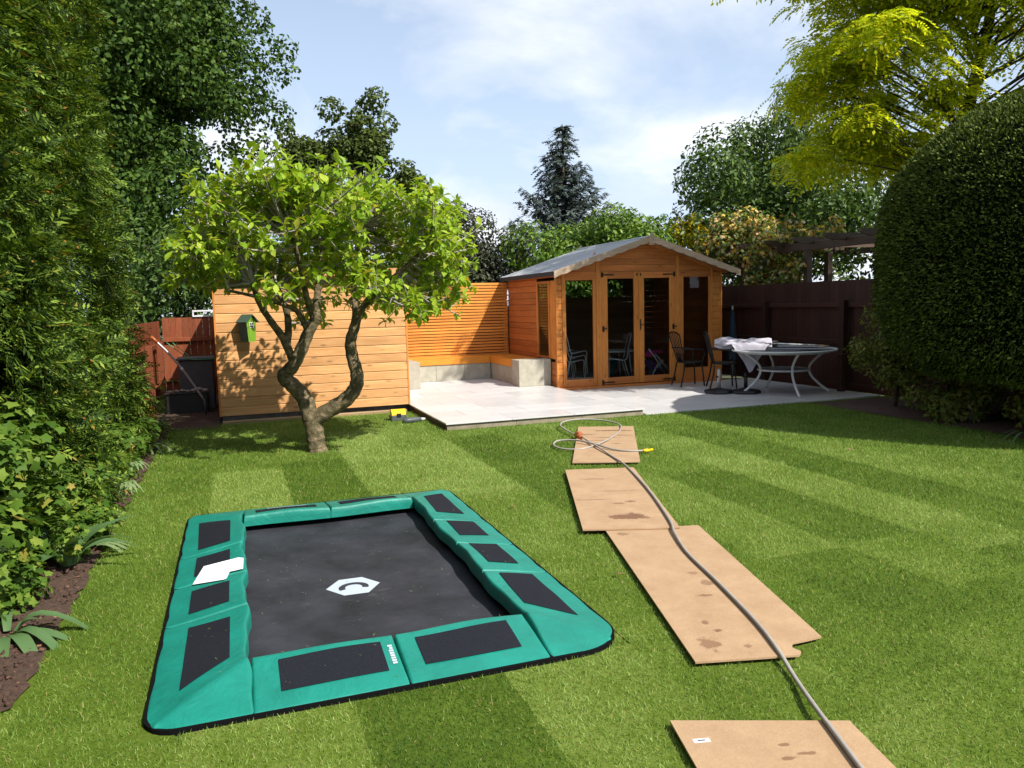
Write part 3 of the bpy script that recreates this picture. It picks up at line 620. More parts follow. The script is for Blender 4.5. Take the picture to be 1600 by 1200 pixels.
glazed("window", 5.59, 6.226, .064, 2.018, 5.625, 6.165, .20, 1.995, HY - .004)
d1 = glazed("door", 6.33, 7.095, .075, 2.137, 6.455, 7.00, .20, 2.015, HY - .012)
d2 = glazed("door", 7.10, 7.865, .075, 2.137, 7.21, 7.755, .20, 2.02, HY - .012)
glazed("window", 7.967, 8.657, .064, 2.043, 8.06, 8.62, .30, 2.03, HY - .004)
part("post", MB().box(6.296, 6.328, HY - .01, HY + .04, .064, 2.138), "house_wood_z", sh); part("post", MB().box(7.867, 7.896, HY - .01, HY + .04, .064, 2.138), "house_wood_z", sh)
def hinge(d, xk, xe, z):
    y = HY - .016; part("hinge", MB().box(min(xk, xe), max(xk, xe), y - .006, y, z - .011, z + .011).box(xk - .022, xk + .022, y - .008, y, z - .045, z + .045, .002).lathe([(.02, -.004), (.02, .004)], (xe, y - .002, z), 8), "iron", d)
for z in (2.085, .115): hinge(d1, 6.345, 6.57, z); hinge(d2, 7.85, 7.62, z)
part("handle", MB().box(7.118, 7.142, HY - .022, HY - .013, 1.06, 1.26, .004).tube([(7.13, HY - .02, 1.16), (7.13, HY - .06, 1.16), (7.20, HY - .06, 1.155)], .008, 6), "iron", d2)
for d, xx, zz in ((d1, 6.36, 1.10), (d2, 7.83, 1.10)): part("cabin_hook", MB().box(xx - .02, xx + .02, HY - .03, HY - .013, zz - .05, zz + .05, .004).tube([(xx, HY - .03, zz), (xx + .03, HY - .05, zz), (xx + .06, HY - .04, zz + .01)], .011, 6), "iron", d)
for d, xx in ((d1, 7.06), (d2, 7.135)): part("bolt", MB().box(xx - .012, xx + .012, HY - .024, HY - .013, 2.06, 2.11, .003), "iron", d)
# side window
swf = part("side_window", MB().box(HX0 - .016, HX0 + .03, 13.18, 13.235, .585, 2.0, .003).box(HX0 - .016, HX0 + .03, 13.76, 13.818, .585, 2.0, .003), "house_wood_z", sh)
part("rail", MB().box(HX0 - .014, HX0 + .028, 13.236, 13.759, 1.955, 2.0).box(HX0 - .014, HX0 + .028, 13.236, 13.759, .585, .625), "house_wood_y", swf)
part("pane", MB().add([(HX0 + .006, 13.763, .62), (HX0 + .006, 13.233, .62), (HX0 + .006, 13.233, 1.96), (HX0 + .006, 13.763, 1.96)], [(0, 1, 2, 3)]), "glass", swf)
part("wall_panel", MB().box(HX0 + .001, HX0 + .02, HY + .052, 13.178, .585, 2.0, .001), "house_wood_z", sh)
# roof
RY0, RY1 = 12.56, 15.56
for s in (-1, 1):
    xe = HC + s * 1.885; ze = roofz(xe)
    rf = part("roof_slope", MB().add([(HC, RY0, 2.765), (xe, RY0, ze + .005), (xe, RY1, ze + .005), (HC, RY1, 2.765), (HC, RY0, 2.735), (xe, RY0, ze - .025), (xe, RY1, ze - .025), (HC, RY1, 2.735)],
        [(0, 1, 2, 3), (7, 6, 5, 4), (0, 4, 5, 1), (1, 5, 6, 2), (2, 6, 7, 3), (3, 7, 4, 0)] if s > 0 else [(3, 2, 1, 0), (4, 5, 6, 7), (1, 5, 4, 0), (2, 6, 5, 1), (3, 7, 6, 2), (0, 4, 7, 3)]), "roof_felt", sh)
    for yl in (13.55, 14.55):
        xm = lerp(HC, xe, .995); part("felt_lap", MB().add([(HC + s * .02, yl, 2.7655), (xm, yl, roofz(xm) + .0085), (xm, yl + .012, roofz(xm) + .0115), (HC + s * .02, yl + .012, 2.7685)], [(0, 1, 2, 3) if s > 0 else (3, 2, 1, 0)]), "roof_felt", rf)
    part("eave_strip", MB().box(min(xe, xe + s * .006), max(xe, xe + s * .006), RY0, RY1, ze - .075, ze + .004), "felt_edge", rf)
    n = 26; lowp = []; topp = []
    for i in range(n * 3 + 1):
        u = i / (n * 3); x = lerp(HC + s * .0, xe + s * .025, u); zt = roofz(x) + .012
        lowp.append((x, zt - .098 - .020 * abs(math.sin(u * math.pi * 8.5)))); topp.append((x, zt))
    q = len(lowp); vs = [(x, RY0 - .022, z) for x, z in topp + lowp] + [(x, RY0 - .002, z) for x, z in topp + lowp]; fs = []
    for i in range(q - 1):
        fs += [(i, i + 1, q + i + 1, q + i), (2 * q + i, 3 * q + i, 3 * q + i + 1, 2 * q + i + 1), (i, 2 * q + i, 2 * q + i + 1, i + 1), (q + i, q + i + 1, 3 * q + i + 1, 3 * q + i)]
    fs += [(0, q, 3 * q, 2 * q), (q - 1, 3 * q - 1, 4 * q - 1, 2 * q - 1)]
    part("bargeboard", MB().add(vs, fs), "grey_wood", sh)
    part("rafter", MB().add([(HC, HY - .05, 2.73), (xe, HY - .05, ze - .03), (xe, HY - .02, ze - .03), (HC, HY - .02, 2.73), (HC, HY - .05, 2.67), (xe - s * .1, HY - .05, ze - .06), (xe - s * .1, HY - .02, ze - .06), (HC, HY - .02, 2.67)],
        [(0, 1, 2, 3), (7, 6, 5, 4), (0, 4, 5, 1), (1, 5, 6, 2), (2, 6, 7, 3)]), "house_wood_x", sh)
part("ridge_cap", MB().add([(HC - .13, RY0, roofz(HC - .13) + .010), (HC, RY0, 2.775), (HC + .13, RY0, roofz(HC + .13) + .010), (HC - .13, RY1, roofz(HC - .13) + .010), (HC, RY1, 2.775), (HC + .13, RY1, roofz(HC + .13) + .010)], [(0, 1, 4, 3), (1, 2, 5, 4)]), "roof_felt", sh)
for yy in (RY0 - .046, RY1 + .002): part("finial", MB().extr([(HC - .045, 2.60), (HC + .045, 2.60), (HC + .045, 2.76), (HC, 2.83), (HC - .045, 2.76)], 1, yy, yy + .022), "grey_wood", sh)

# ---------------------------------------------------------------- fences
def fence(name, label, along, fixed, a, b, h, matn, posts, face, group=None, bw=0.118, hvar=.004):
    """along: 'y' (fixed x) or 'x' (fixed y); face: side (+1/-1) the rails and posts stand on"""
    base = (fixed, (a + b) / 2, 0) if along == "y" else ((a + b) / 2, fixed, 0)
    f = thing(name, label, "fence", base, group)
    def bx(u0, u1, d0, d1, z0, z1, c=0.0):
        d0, d1 = sorted((fixed + d0 * face, fixed + d1 * face))
        return MB().box(d0, d1, u0, u1, z0, z1, c) if along == "y" else MB().box(u0, u1, d0, d1, z0, z1, c)
    u = a
    while u < b - .03:
        e = min(u + bw, b); t = rnd.uniform(0, .004)
        part("board", bx(u, e - .004, -.014 - t, -.001, 0.13, h + rnd.uniform(-hvar, hvar)), matn, f); u += bw
    part("gravel_board", bx(a, b, -.024, -.002, 0.0, 0.128), matn, f)
    for z in (h - .45, h * .58 - .30 if h > 1.6 else .3): part("rail", bx(a, b, .001, .055, z, z + .075, .004), matn, f)
    for p in posts:
        pm = bx(p - .055, p + .055, .056, .155, 0, h - .33, .004); part("post", pm, matn, f)
    return f
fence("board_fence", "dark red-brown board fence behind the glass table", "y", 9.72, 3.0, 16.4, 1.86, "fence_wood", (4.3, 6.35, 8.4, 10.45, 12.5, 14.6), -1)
fence("board_fence", "sunlit orange-brown board fence past the end of the conifer hedge", "y", -1.32, 11.2, 15.9, 1.44, "left_fence_wood", (12.6, 14.4), 1)
fence("board_fence", "reddish board fence in the gap behind the small shed", "x", 15.95, -1.28, 9.6, 1.50, "left_fence_wood", (0.7, 2.5), -1)
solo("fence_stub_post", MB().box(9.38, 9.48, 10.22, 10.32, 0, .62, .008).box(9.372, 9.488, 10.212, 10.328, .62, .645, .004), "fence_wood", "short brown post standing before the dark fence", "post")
tr = thing("trellis_top", "white trellis rail on the fence behind the small shed", "trellis", (-.6, 15.93, 1.5))
part("rail", MB().box(-.74, .3, 15.92, 15.95, 1.505, 1.535).box(-.74, .3, 15.92, 15.95, 1.60, 1.63), "white_metal", tr)
for k in range(6): part("upright", MB().box(-.74 + k * .2, -.715 + k * .2, 15.925, 15.945, 1.536, 1.599), "white_metal", tr)

# ---------------------------------------------------------------- pergola beyond the fence
pg = thing("pergola", "weathered dark timber pergola beyond the fence under the vine", "pergola", (11.3, 12.6, 0))
for (px, py) in ((10.65, 12.55), (11.55, 13.0), (11.6, 11.0), (12.95, 12.0), (10.65, 14.6)): part("post", MB().box(px - .06, px + .06, py - .06, py + .06, 0, 2.5, .004), "pergola_wood", pg)
part("beam", MB().box(10.58, 10.64, 10.2, 15.2, 2.50, 2.66, .006), "pergola_wood", pg)
part("beam", MB().box(12.9, 12.96, 10.2, 15.2, 2.50, 2.66, .006), "pergola_wood", pg)
for k in range(6):
    yy = 10.6 + k * .85; part("cross_beam", MB().extr([(10.1, 2.74), (10.1, 2.68), (10.3, 2.61), (13.2, 2.61), (13.4, 2.68), (13.4, 2.74)], 1, yy, yy + .05), "pergola_wood", pg)

# ================================================================== trampoline
TX0, TX1, TY0, TY1 = -0.42, 1.65, 3.08, 6.40; IX0, IX1, IY0, IY1 = -0.02, 1.25, 3.47, 5.95
tp = thing("sunken_trampoline", "rectangular sunken trampoline with green padding and black mat", "trampoline", ((TX0 + TX1) / 2, (TY0 + TY1) / 2, 0))
def rcorner(x, y, x0, x1, y0, y1, r):
    if x > .6 and y < 4.5: r = .25
    cxx = x0 + r if x < x0 + r else (x1 - r if x > x1 - r else None); cyy = y0 + r if y < y0 + r else (y1 - r if y > y1 - r else None)
    if cxx is None or cyy is None: return x, y
    dx, dy = x - cxx, y - cyy; l = math.hypot(dx, dy); m_ = max(abs(dx), abs(dy))
    return (cxx + dx / l * m_, cyy + dy / l * m_) if l > 0 else (x, y)
mt = MB(); nx, ny = 30, 46; vs = []
for j in range(ny + 1):
    for i in range(nx + 1):
        u, v = i / nx, j / ny; vs.append((lerp(IX0 - .1, IX1 + .1, u), lerp(IY0 - .1, IY1 + .1, v), -.035 - .012 * math.sin(math.pi * u) * math.sin(math.pi * v)))
mt.add(vs, [(j * (nx + 1) + i, j * (nx + 1) + i + 1, (j + 1) * (nx + 1) + i + 1, (j + 1) * (nx + 1) + i) for j in range(ny) for i in range(nx)], True)
bm_ = part("mat", mt, "bounce_mat", tp)
hc = (.575, 4.545)
hexp = [(hc[0] - .158, hc[1] + .006), (hc[0] - .07, hc[1] - .135), (hc[0] + .07, hc[1] - .14), (hc[0] + .158, hc[1] - .004), (hc[0] + .072, hc[1] + .136), (hc[0] - .068, hc[1] + .138)]
part("emblem", MB().add([(x, y, -.0445) for x, y in hexp], [tuple(range(6))]), "white_print", bm_, "pale hexagon emblem with an open ring")
ring = [math.pi * t for t in np.linspace(-.12, 1.12, 22)]
vs = [(hc[0] + rr_ * 1.0 * math.cos(t), hc[1] - .022 + rr_ * .93 * math.sin(t), -.0435) for t in ring for rr_ in (.050, .088)]
part("emblem_ring", MB().add(vs, [(2 * i, 2 * i + 1, 2 * i + 3, 2 * i + 2) for i in range(21)]), "bounce_mat", bm_)
rim = []
def ringpts(e, r): 
    P = []
    for cx_, cy_, t0 in ((TX1 + e - r, TY1 + e - r, 0), (TX0 - e + r, TY1 + e - r, 90), (TX0 - e + r, TY0 - e + r, 180), (TX1 + e - r, TY0 - e + r, 270)):
        if t0 == 270: cx_, cy_, r = cx_ + r - .26, cy_ - r + .26, .26
        for k in range(7): t = R(t0 + 15 * k); P.append((cx_ + r * math.cos(t), cy_ + r * math.sin(t)))
    return P
part("pit_wall", MB().add([(IX0 - .1, IY0 - .1, -.19), (IX1 + .1, IY0 - .1, -.19), (IX1 + .1, IY1 + .1, -.19), (IX0 - .1, IY1 + .1, -.19), (IX0 - .1, IY0 - .1, .02), (IX1 + .1, IY0 - .1, .02), (IX1 + .1, IY1 + .1, .02), (IX0 - .1, IY1 + .1, .02)], [(0, 1, 5, 4), (1, 2, 6, 5), (2, 3, 7, 6), (3, 0, 4, 7)]), "black_rim", tp)
A, B = ringpts(.005, .14), ringpts(-.05, .1); q = len(A)
part("rim", MB().add([(x, y, .0) for x, y in A] + [(x, y, .026) for x, y in A] + [(x, y, .028) for x, y in B], [(i, (i + 1) % q, q + (i + 1) % q, q + i) for i in range(q)] + [(q + i, q + (i + 1) % q, 2 * q + (i + 1) % q, 2 * q + i) for i in range(q)]), "black_rim", tp)
def padz(x, y):
    t = min((x - TX0) / .40, (TX1 - x) / .40, (y - TY0) / .38, (TY1 - y) / .43); t = max(0, min(1.02, t)); dd_ = abs(min(x - TX0, TX1 - x) / .40 - min(y - TY0, TY1 - y) / .40); cr_ = .008 * math.exp(-(dd_ / .05) ** 2) if min(x - TX0, TX1 - x) < .4 and min(y - TY0, TY1 - y) < .4 else 0
    return .026 + .068 * t + cr_ + .006 * math.sin(x * 9 + y * 5) * t + .0015 * math.sin(y * 17 - x * 3)
def pad(x0, x1, y0, y1, panels, long_axis):
    nx = max(10, int((x1 - x0) / .03)); ny = max(10, int((y1 - y0) / .03)); vs = []
    def P(u, v, inset=0.0):
        x, y = lerp(x0, x1, u), lerp(y0, y1, v); d = min(u * (x1 - x0), (1 - u) * (x1 - x0), v * (y1 - y0), (1 - v) * (y1 - y0))
        k = min(1, d / .012); rise = math.sqrt(max(0, 1 - (1 - k) ** 2))
        z0 = .018; zt = padz(x, y) + .003 * math.sin(math.pi * u) * math.sin(math.pi * v)
        xx, yy = rcorner(x, y, TX0, TX1, TY0, TY1, .13)
        if x1 <= IX0 + .01: xx += .010 * u * math.sin(8 * y + .6) + .006 * u * math.sin(19 * y)
        elif x0 >= IX1 - .01: xx += (.010 * math.sin(5.4 * y + 1.9) + .004 * math.sin(17 * y)) * (1 - u)
        elif y0 >= IY1 - .01: yy += .012 * (1 - v) * math.sin(6 * x + 1)
        else: yy += .010 * v * math.sin(7 * x + 2)
        return xx, yy, z0 + (zt - z0) * rise
    def samples(n, L_):
        e = [.0015 / L_, .004 / L_, .009 / L_, .016 / L_]; return e + [lerp(.03 / L_, 1 - .03 / L_, q_ / (n - 8)) for q_ in range(n - 7)] + [1 - q_ for q_ in e[::-1]]
    nx += 8; ny += 8; us = samples(nx, x1 - x0); us2 = samples(ny, y1 - y0)
    for j in range(ny + 1):
        for i in range(nx + 1): vs.append(P(us[i], us2[j]))
    m = MB(); W = nx + 1
    m.add(vs, [(j * W + i, j * W + i + 1, (j + 1) * W + i + 1, (j + 1) * W + i) for j in range(ny) for i in range(nx)], True)
    border = [i for i in range(W)] + [j * W + nx for j in range(1, ny + 1)] + [ny * W + i for i in range(nx - 1, -1, -1)] + [j * W for j in range(ny - 1, 0, -1)]
    o = len(m.v); k = len(border); bl = [(m.v[b][0], m.v[b][1], .010) for b in border]
    m.v += bl; m.f += [(border[i], o + i, o + (i + 1) % k, border[(i + 1) % k]) for i in range(k)]; m.sm += [False] * k
    p = part("pad", m, "green_pvc", tp)
    for quad in panels:
        q = MB(); n1, n2 = 12, 12; vs = []
        for j in range(n2 + 1):
            for i in range(n1 + 1):
                u, v = i / n1, j / n2
                x = lerp(lerp(quad[0][0], quad[1][0], u), lerp(quad[3][0], quad[2][0], u), v); y = lerp(lerp(quad[0][1], quad[1][1], u), lerp(quad[3][1], quad[2][1], u), v)
                vs.append((x, y, P((x - x0) / (x1 - x0), (y - y0) / (y1 - y0))[2] + .0035))
        q.add(vs, [(j * 13 + i, j * 13 + i + 1, (j + 1) * 13 + i + 1, (j + 1) * 13 + i) for j in range(12) for i in range(12)], True)
        part("grip_panel", q, "pad_panel", p)
    return p, P
def rq(x0, x1, y0, y1): return [(x0, y0), (x1, y0), (x1, y1), (x0, y1)]
S = (TY0, 4.12, 4.70, 5.28, TY1)
pad(TX0, IX0, S[0], S[1], [[(-.30, 3.34), (-.105, 3.53), (-.105, 4.01), (-.30, 4.03)]], 1)
pad(TX0, IX0, S[1], S[2], [rq(-.31, -.11, 4.22, 4.56)], 1)
pad(TX0, IX0, S[2], S[3], [rq(-.31, -.11, 4.81, 5.19)], 1)
pad(TX0, IX0, S[3], S[4], [[(-.31, 5.38), (-.11, 5.38), (-.11, 5.92), (-.33, 6.06)]], 1)
pad(IX1, TX1, S[0], S[1], [[(1.31, 3.60), (1.53, 3.42), (1.53, 4.06), (1.33, 4.06)]], 1)
pad(IX1, TX1, S[1], S[2], [rq(1.335, 1.525, 4.27, 4.69)], 1)
pad(IX1, TX1, S[2], S[3], [rq(1.335, 1.535, 4.88, 5.31)], 1)
pad(IX1, TX1, S[3], S[4], [[(1.325, 5.48), (1.535, 5.48), (1.54, 6.17), (1.36, 6.05)]], 1)
pb1, PB = pad(IX0, .61, TY0, IY0, [rq(.095, .54, 3.19, 3.41)], 0)
pad(.61, IX1, TY0, IY0, [rq(.70, 1.145, 3.19, 3.41)], 0)
pt1, PT = pad(IX0, .61, IY1, TY1, [rq(.07, .52, 6.06, 6.25)], 0)
pad(.61, IX1, IY1, TY1, [rq(.70, 1.15, 6.06, 6.25)], 0)
# small white print on two pads
def print_strip(parent, P, x0, x1, y0, y1, cx0, cy0, sx_, sy_, n, along):
    m = MB(); r_ = random.Random(5)
    for k in range(n):
        a, b = (k + .1) / n, (k + .85) / n; lo_, hi_ = (0, 1) if r_.random() > .35 else ((0, .72) if r_.random() > .5 else (.25, 1))
        if along == "y": cs = [(lerp(x0, x1, lo_), lerp(y0, y1, a)), (lerp(x0, x1, hi_), lerp(y0, y1, a)), (lerp(x0, x1, hi_), lerp(y0, y1, b)), (lerp(x0, x1, lo_), lerp(y0, y1, b))]
        else: cs = [(lerp(x0, x1, a), lerp(y0, y1, lo_)), (lerp(x0, x1, b), lerp(y0, y1, lo_)), (lerp(x0, x1, b), lerp(y0, y1, hi_)), (lerp(x0, x1, a), lerp(y0, y1, hi_))]
        m.add([(x, y, P((x - cx0) / sx_, (y - cy0) / sy_)[2] + .003) for x, y in cs], [(0, 1, 2, 3)])
    part("print", m, "white_print", parent)
print_strip(pb1, PB, .565, .585, 3.23, 3.38, IX0, TY0, .61 - IX0, IY0 - TY0, 8, "y")
print_strip(pt1, PT, .16, .46, 6.275, 6.31, IX0, IY1, .61 - IX0, TY1 - IY1, 14, "x")
pp = [(-.26, 4.95), (-.06, 4.94), (-.03, 4.90), (-.035, 4.71), (-.11, 4.715), (-.125, 4.60), (-.14, 4.585), (-.31, 4.66)]
solo("paper_sheet", MB().add([(x_, y_, padz(x_, y_) + .012) for x_, y_ in pp] + [(x_, y_, padz(x_, y_) + .0105) for x_, y_ in pp], [(7, 6, 5, 0), (5, 4, 3, 0), (3, 2, 1, 0), (8, 13, 14, 15), (8, 11, 12, 13), (8, 9, 10, 11)] + [(i, (i + 1) % 8, 8 + (i + 1) % 8, 8 + i) for i in range(8)]), "white_paper", "white sheet of paper lying on the green trampoline padding", "paper")

# ================================================================== hardboard sheets and hose
hardboard("board_a", [(0.10, 0.78, .28, .05, .7), (-.1, .1, .1, .03, .5), (.12, -.1, .1, .03, .5), (-.25, .5, .12, .05, .55), (.0, .3, .2, .04, .45), (.2, .45, .1, .04, .5)])
hardboard("board_b", [(0.02, -.68, .16, .085, .75), (.0, -.3, .05, .03, .5), (-.1, .55, .13, .02, .5), (.05, .1, .2, .02, .35), (.1, -.25, .05, .03, .6)])
hardboard("board_c", [(.02, -.1, .04, .05, .5), (-.05, -.28, .05, .02, .55), (-.22, -.85, .05, .08, .55), (-.13, -.72, .025, .02, .7), (-.16, -.62, .02, .03, .6), (-.24, .86, .05, .04, .5), (.0, .06, .04, .03, .4), (-.05, -.9, .02, .02, .5)])
hardboard("board_d", [(.08, .70, .05, .012, .6), (.0, .68, .03, .012, .6), (.02, .76, .02, .01, .6), (.2, .5, .02, .01, .5)])
def sheet(poly, z, mat, label, rot, extra=None):
    cx_ = sum(p[0] for p in poly) / len(poly) if not extra else extra[0]; cy_ = sum(p[1] for p in poly) / len(poly) if not extra else extra[1]
    c, s = math.cos(-rot), math.sin(-rot)
    loc = [((x - cx_) * c - (y - cy_) * s, (x - cx_) * s + (y - cy_) * c) for x, y in poly]
    m = MB().prism(loc, 0, .009); me = m.mesh("fibre_board"); me.materials.append(MATS[mat]); o = bpy.data.objects.new("fibre_board", me); COL.objects.link(o)
    o.location = (cx_, cy_, z); o.rotation_euler = (0, 0, rot); LOC[o.name] = (cx_, cy_, z); return tag(o, label, "board", "boards laid on the lawn")
A_ = -0.33
B1 = [(3.05, 6.90), (3.66, 6.64), (4.65, 8.61), (4.02, 8.89)]
B2 = [(2.17, 4.75), (2.80, 4.53), (3.45, 6.39), (2.83, 6.57)]
B3 = [(1.80, 2.79), (2.255, 2.675), (2.285, 2.70), (2.275, 2.75), (2.31, 2.785), (2.39, 2.785), (2.475, 2.79), (2.964, 4.559), (2.324, 4.716)]
B4 = [(1.45, 2.42), (1.0, .60), (1.61, .40), (2.06, 2.17)]
sheet(B1, .026, "board_a", "tan fibre board under the coiled hose near the patio", A_ - .13)
b2 = sheet(B2, .038, "board_b", "tan fibre board with a dark damp patch", A_)
b3 = sheet(B3, .026, "board_c", "long tan fibre board with a broken corner", -.265, (2.39, 3.69))
b4 = sheet(B4, .026, "board_d", "tan fibre board with a small white label", -.245)
ck = MB().add([(x_, y_, .0096) for x_, y_ in [(-.312, -.165), (-.2, -.168), (-.1, -.160), (-.04, -.165), (-.1, -.168), (-.2, -.176), (-.312, -.172)]], [(0, 1, 5, 6), (1, 2, 4, 5), (2, 3, 4)]); part('crack', ck.mesh('crack'), 'riser_dark', b2)
lb = MB().box(-.03, .03, -.012, .012, .0095, .010); o = part("sticker", lb.mesh("sticker"), "white_paper", b4); o.location = (-.255, .825, 0)
lb = MB().box(-.014, .014, -.004, .004, .0105, .0108); o2 = part("sticker_print", lb.mesh("sticker_print"), "grey_plastic", b4); o2.location = (-.255, .825, 0)
HZ = .047
hose_pts = [(1.2, .3, HZ), (1.62, 1.25, HZ), (1.89, 1.98, HZ), (2.0, 2.28, HZ - .003), (2.11, 2.53, HZ - .02), (2.19, 2.74, HZ - .003), (2.29, 3.03, HZ), (2.43, 3.55, HZ), (2.55, 4.04, HZ), (2.69, 4.42, HZ + .006), (2.80, 4.66, HZ + .012), (3.04, 5.3, HZ + .012), (3.23, 5.87, HZ + .012), (3.43, 6.55, HZ + .006), (3.52, 7.0, HZ), (3.58, 7.4, HZ + .01), (3.66, 7.9, HZ + .012), (3.70, 8.12, HZ + .02)]
hs = thing("garden_hose", "grey garden hose running over the boards to a coil by the patio", "hose", (3.0, 6, 0))
part("pipe", MB().tube(bez(hose_pts, 6), .0098, 8), "hose_grey", hs)
loop = [(3.70, 8.25, .05), (3.74, 8.6, .05), (3.80, 8.95, .06), (3.95, 9.16, .07), (4.2, 9.25, .07), (4.45, 9.1, .06), (4.52, 8.75, .05), (4.33, 8.35, .045), (4.02, 7.96, .045), (3.74, 7.66, .055), (3.46, 7.5, .04), (3.28, 7.6, .03), (3.24, 7.82, .035), (3.36, 8.0, .05), (3.53, 7.86, .065), (3.62, 7.56, .062), (3.68, 7.28, .05), (3.80, 7.14, .045), (3.95, 7.09, .042)]
part("coil", MB().tube(bez(loop, 6), .0102, 8), "hose_grey", hs)
part("nozzle", MB().tube([(3.94, 7.09, .042), (4.0, 7.09, .042), (4.0, 7.09, .042), (4.06, 7.10, .044)], [.018, .018, .012, .013], 10), "yellow_plastic", hs)
part("coupling", MB().tube([(3.685, 8.06, .045), (3.69, 8.12, .05), (3.70, 8.22, .06), (3.71, 8.29, .05)], [.022, .04, .038, .018], 10).box(3.67, 3.73, 8.12, 8.22, .03, .10, .01), "brown_plastic", hs)
solo("tool_case", MB().box(1.99, 2.21, 10.72, 10.90, .0, .085, .012), "grey_plastic", "grey case with a yellow lid beside the patio edge", "tool case")
tcs = bpy.data.objects["tool_case"]
part("lid", MB().extr([(10.72, .087), (10.90, .087), (10.88, .15), (10.80, .165), (10.73, .13)], 0, 2.0, 2.2), "yellow_plastic", tcs); part("latch", MB().box(2.07, 2.13, 10.712, 10.722, .06, .11), "black_plastic", tcs)
bt = thing("power_tool", "black and grey cordless tool lying beside the patio edge", "tool", (2.24, 10.5, 0))
part("body", MB().tube([(2.10, 10.42, .04), (2.18, 10.44, .045), (2.32, 10.48, .045), (2.36, 10.49, .04)], [.028, .038, .034, .02], 10), "grey_plastic", bt)
part("grip", MB().box(2.12, 2.30, 10.47, 10.56, .012, .055, .01), "black_plastic", bt); part("chuck", MB().tube([(2.36, 10.49, .042), (2.42, 10.505, .042)], [.024, .014], 10), "white_metal", bt)
# ================================================================== patio furniture
tb = thing("garden_table", "round smoked glass table with white metal frame by the fence", "table", (8.56, 10.62, .022))
tcx, tcy, TZ, TR = 8.55, 10.62, .735, .82
part("glass_top", MB().lathe([(TR - .02, TZ), (TR - .02, TZ + .008)], (tcx, tcy, 0), 48), "table_glass", tb)
ringp = [(tcx + TR * math.cos(R(k * 7.5)), tcy + TR * math.sin(R(k * 7.5)), TZ + .002) for k in range(49)]
part("edge_ring", MB().tube(ringp, .017, 8, False), "white_metal", tb)
ring2 = [(tcx + (TR - .1) * math.cos(R(k * 7.5)), tcy + (TR - .1) * math.sin(R(k * 7.5)), TZ - .03) for k in range(49)]
part("under_ring", MB().tube(ring2, .012, 6, False), "white_metal", tb)
for an in (170, 250, 335, 75):
    c, s = math.cos(R(an)), math.sin(R(an)); P = [(.70, TZ - .02), (.66, TZ - .05), (.56, .62), (.44, .50), (.41, .40), (.46, .28), (.60, .14), (.74, .035)]
    part("leg", MB().tube(bez([(tcx + r * c, tcy + r * s, z) for r, z in P], 4), .021, 8), "white_metal", tb)
ring3 = [(tcx + .41 * math.cos(R(k * 10)), tcy + .41 * math.sin(R(k * 10)), .41) for k in range(37)]
part("stretcher_ring", MB().tube(ring3, .016, 6, False), "white_metal", tb)
part("shelf", MB().lathe([(.39, .405), (.39, .412)], (tcx, tcy, 0), 32), "grey_metal", tb)
# folded parasol lying across the table
pa = thing("folded_parasol", "folded parasol with pale grey canopy lying across the glass table", "parasol", (8.4, 10.9, .75))
a0, a1 = Vector((7.68, 11.32, .84)), Vector((8.46, 10.82, .83)); ax = (a1 - a0).normalized(); sd = Vector((-ax.y, ax.x, 0)); r3 = random.Random(4)
vs = []; nA, nB = 40, 28
for i in range(nA + 1):
    u = i / nA; c = a0.lerp(a1, u)
    for k in range(nB):
        t = 2 * math.pi * k / nB; rr_ = (.10 + .012 * math.sin(u * 9)) * (1 + .2 * math.sin(5 * t + 7 * u) + .13 * math.sin(9 * t - 13 * u) + .08 * math.sin(14 * t + 31 * u)) * (1 - .25 * u ** 3) * (.6 + .4 * min(1, u * 8))
        vs.append(tuple(c + sd * math.cos(t) * rr_ * 1.25 + Vector((0, 0, max(-.085, math.sin(t) * rr_ * .85)))))
part("canopy", MB().add(vs, [(i * nB + k, i * nB + (k + 1) % nB, (i + 1) * nB + (k + 1) % nB, (i + 1) * nB + k) for i in range(nA) for k in range(nB)] + [tuple(range(nB))[::-1], tuple(range(nA * nB, (nA + 1) * nB))], True), "fabric_grey", pa)
vs = []; nu, nv = 16, 14       # flap that hangs over the table edge
e0, e1 = Vector((7.72, 11.16, .88)), Vector((8.34, 10.74, .84)); outw = Vector((-.52, -.85, 0)).normalized()
for j in range(nv + 1):
    for i in range(nu + 1):
        u, v = i / nu, j / nv; w = 1 - abs(u - .58) / .60; reach = .46 * max(.12, w); p = e0.lerp(e1, u)
        h = v * reach; drop = max(0, h - .16); p = p + outw * min(h, .16 + .2 * drop) + Vector((0, 0, -1.5 * drop * 1.0 - .03 * v + .02 * math.sin(11 * u + 4 * v) + .012 * math.sin(23 * u - 9 * v))); vs.append(tuple(p))
part("canopy_flap", MB().add(vs, [(j * 17 + i, j * 17 + i + 1, (j + 1) * 17 + i + 1, (j + 1) * 17 + i) for j in range(nv) for i in range(nu)], True), "fabric_grey", pa)
part("pole", MB().tube([a1, Vector((9.10, 10.45, .79))], .019, 8), "grey_metal", pa); part("pole_tip", MB().tube([(9.10, 10.45, .79), (9.25, 10.36, .776)], .016, 8), "bearer_wood", pa)
rb = MB()
for k in range(6):
    t = k * 1.05; q = a1 + sd * math.cos(t) * .05 + Vector((0, 0, math.sin(t) * .045)); rb.tube([q - ax * .1, q + ax * .1], .011, 6)
part("rib_ends", rb, "black_plastic", pa)
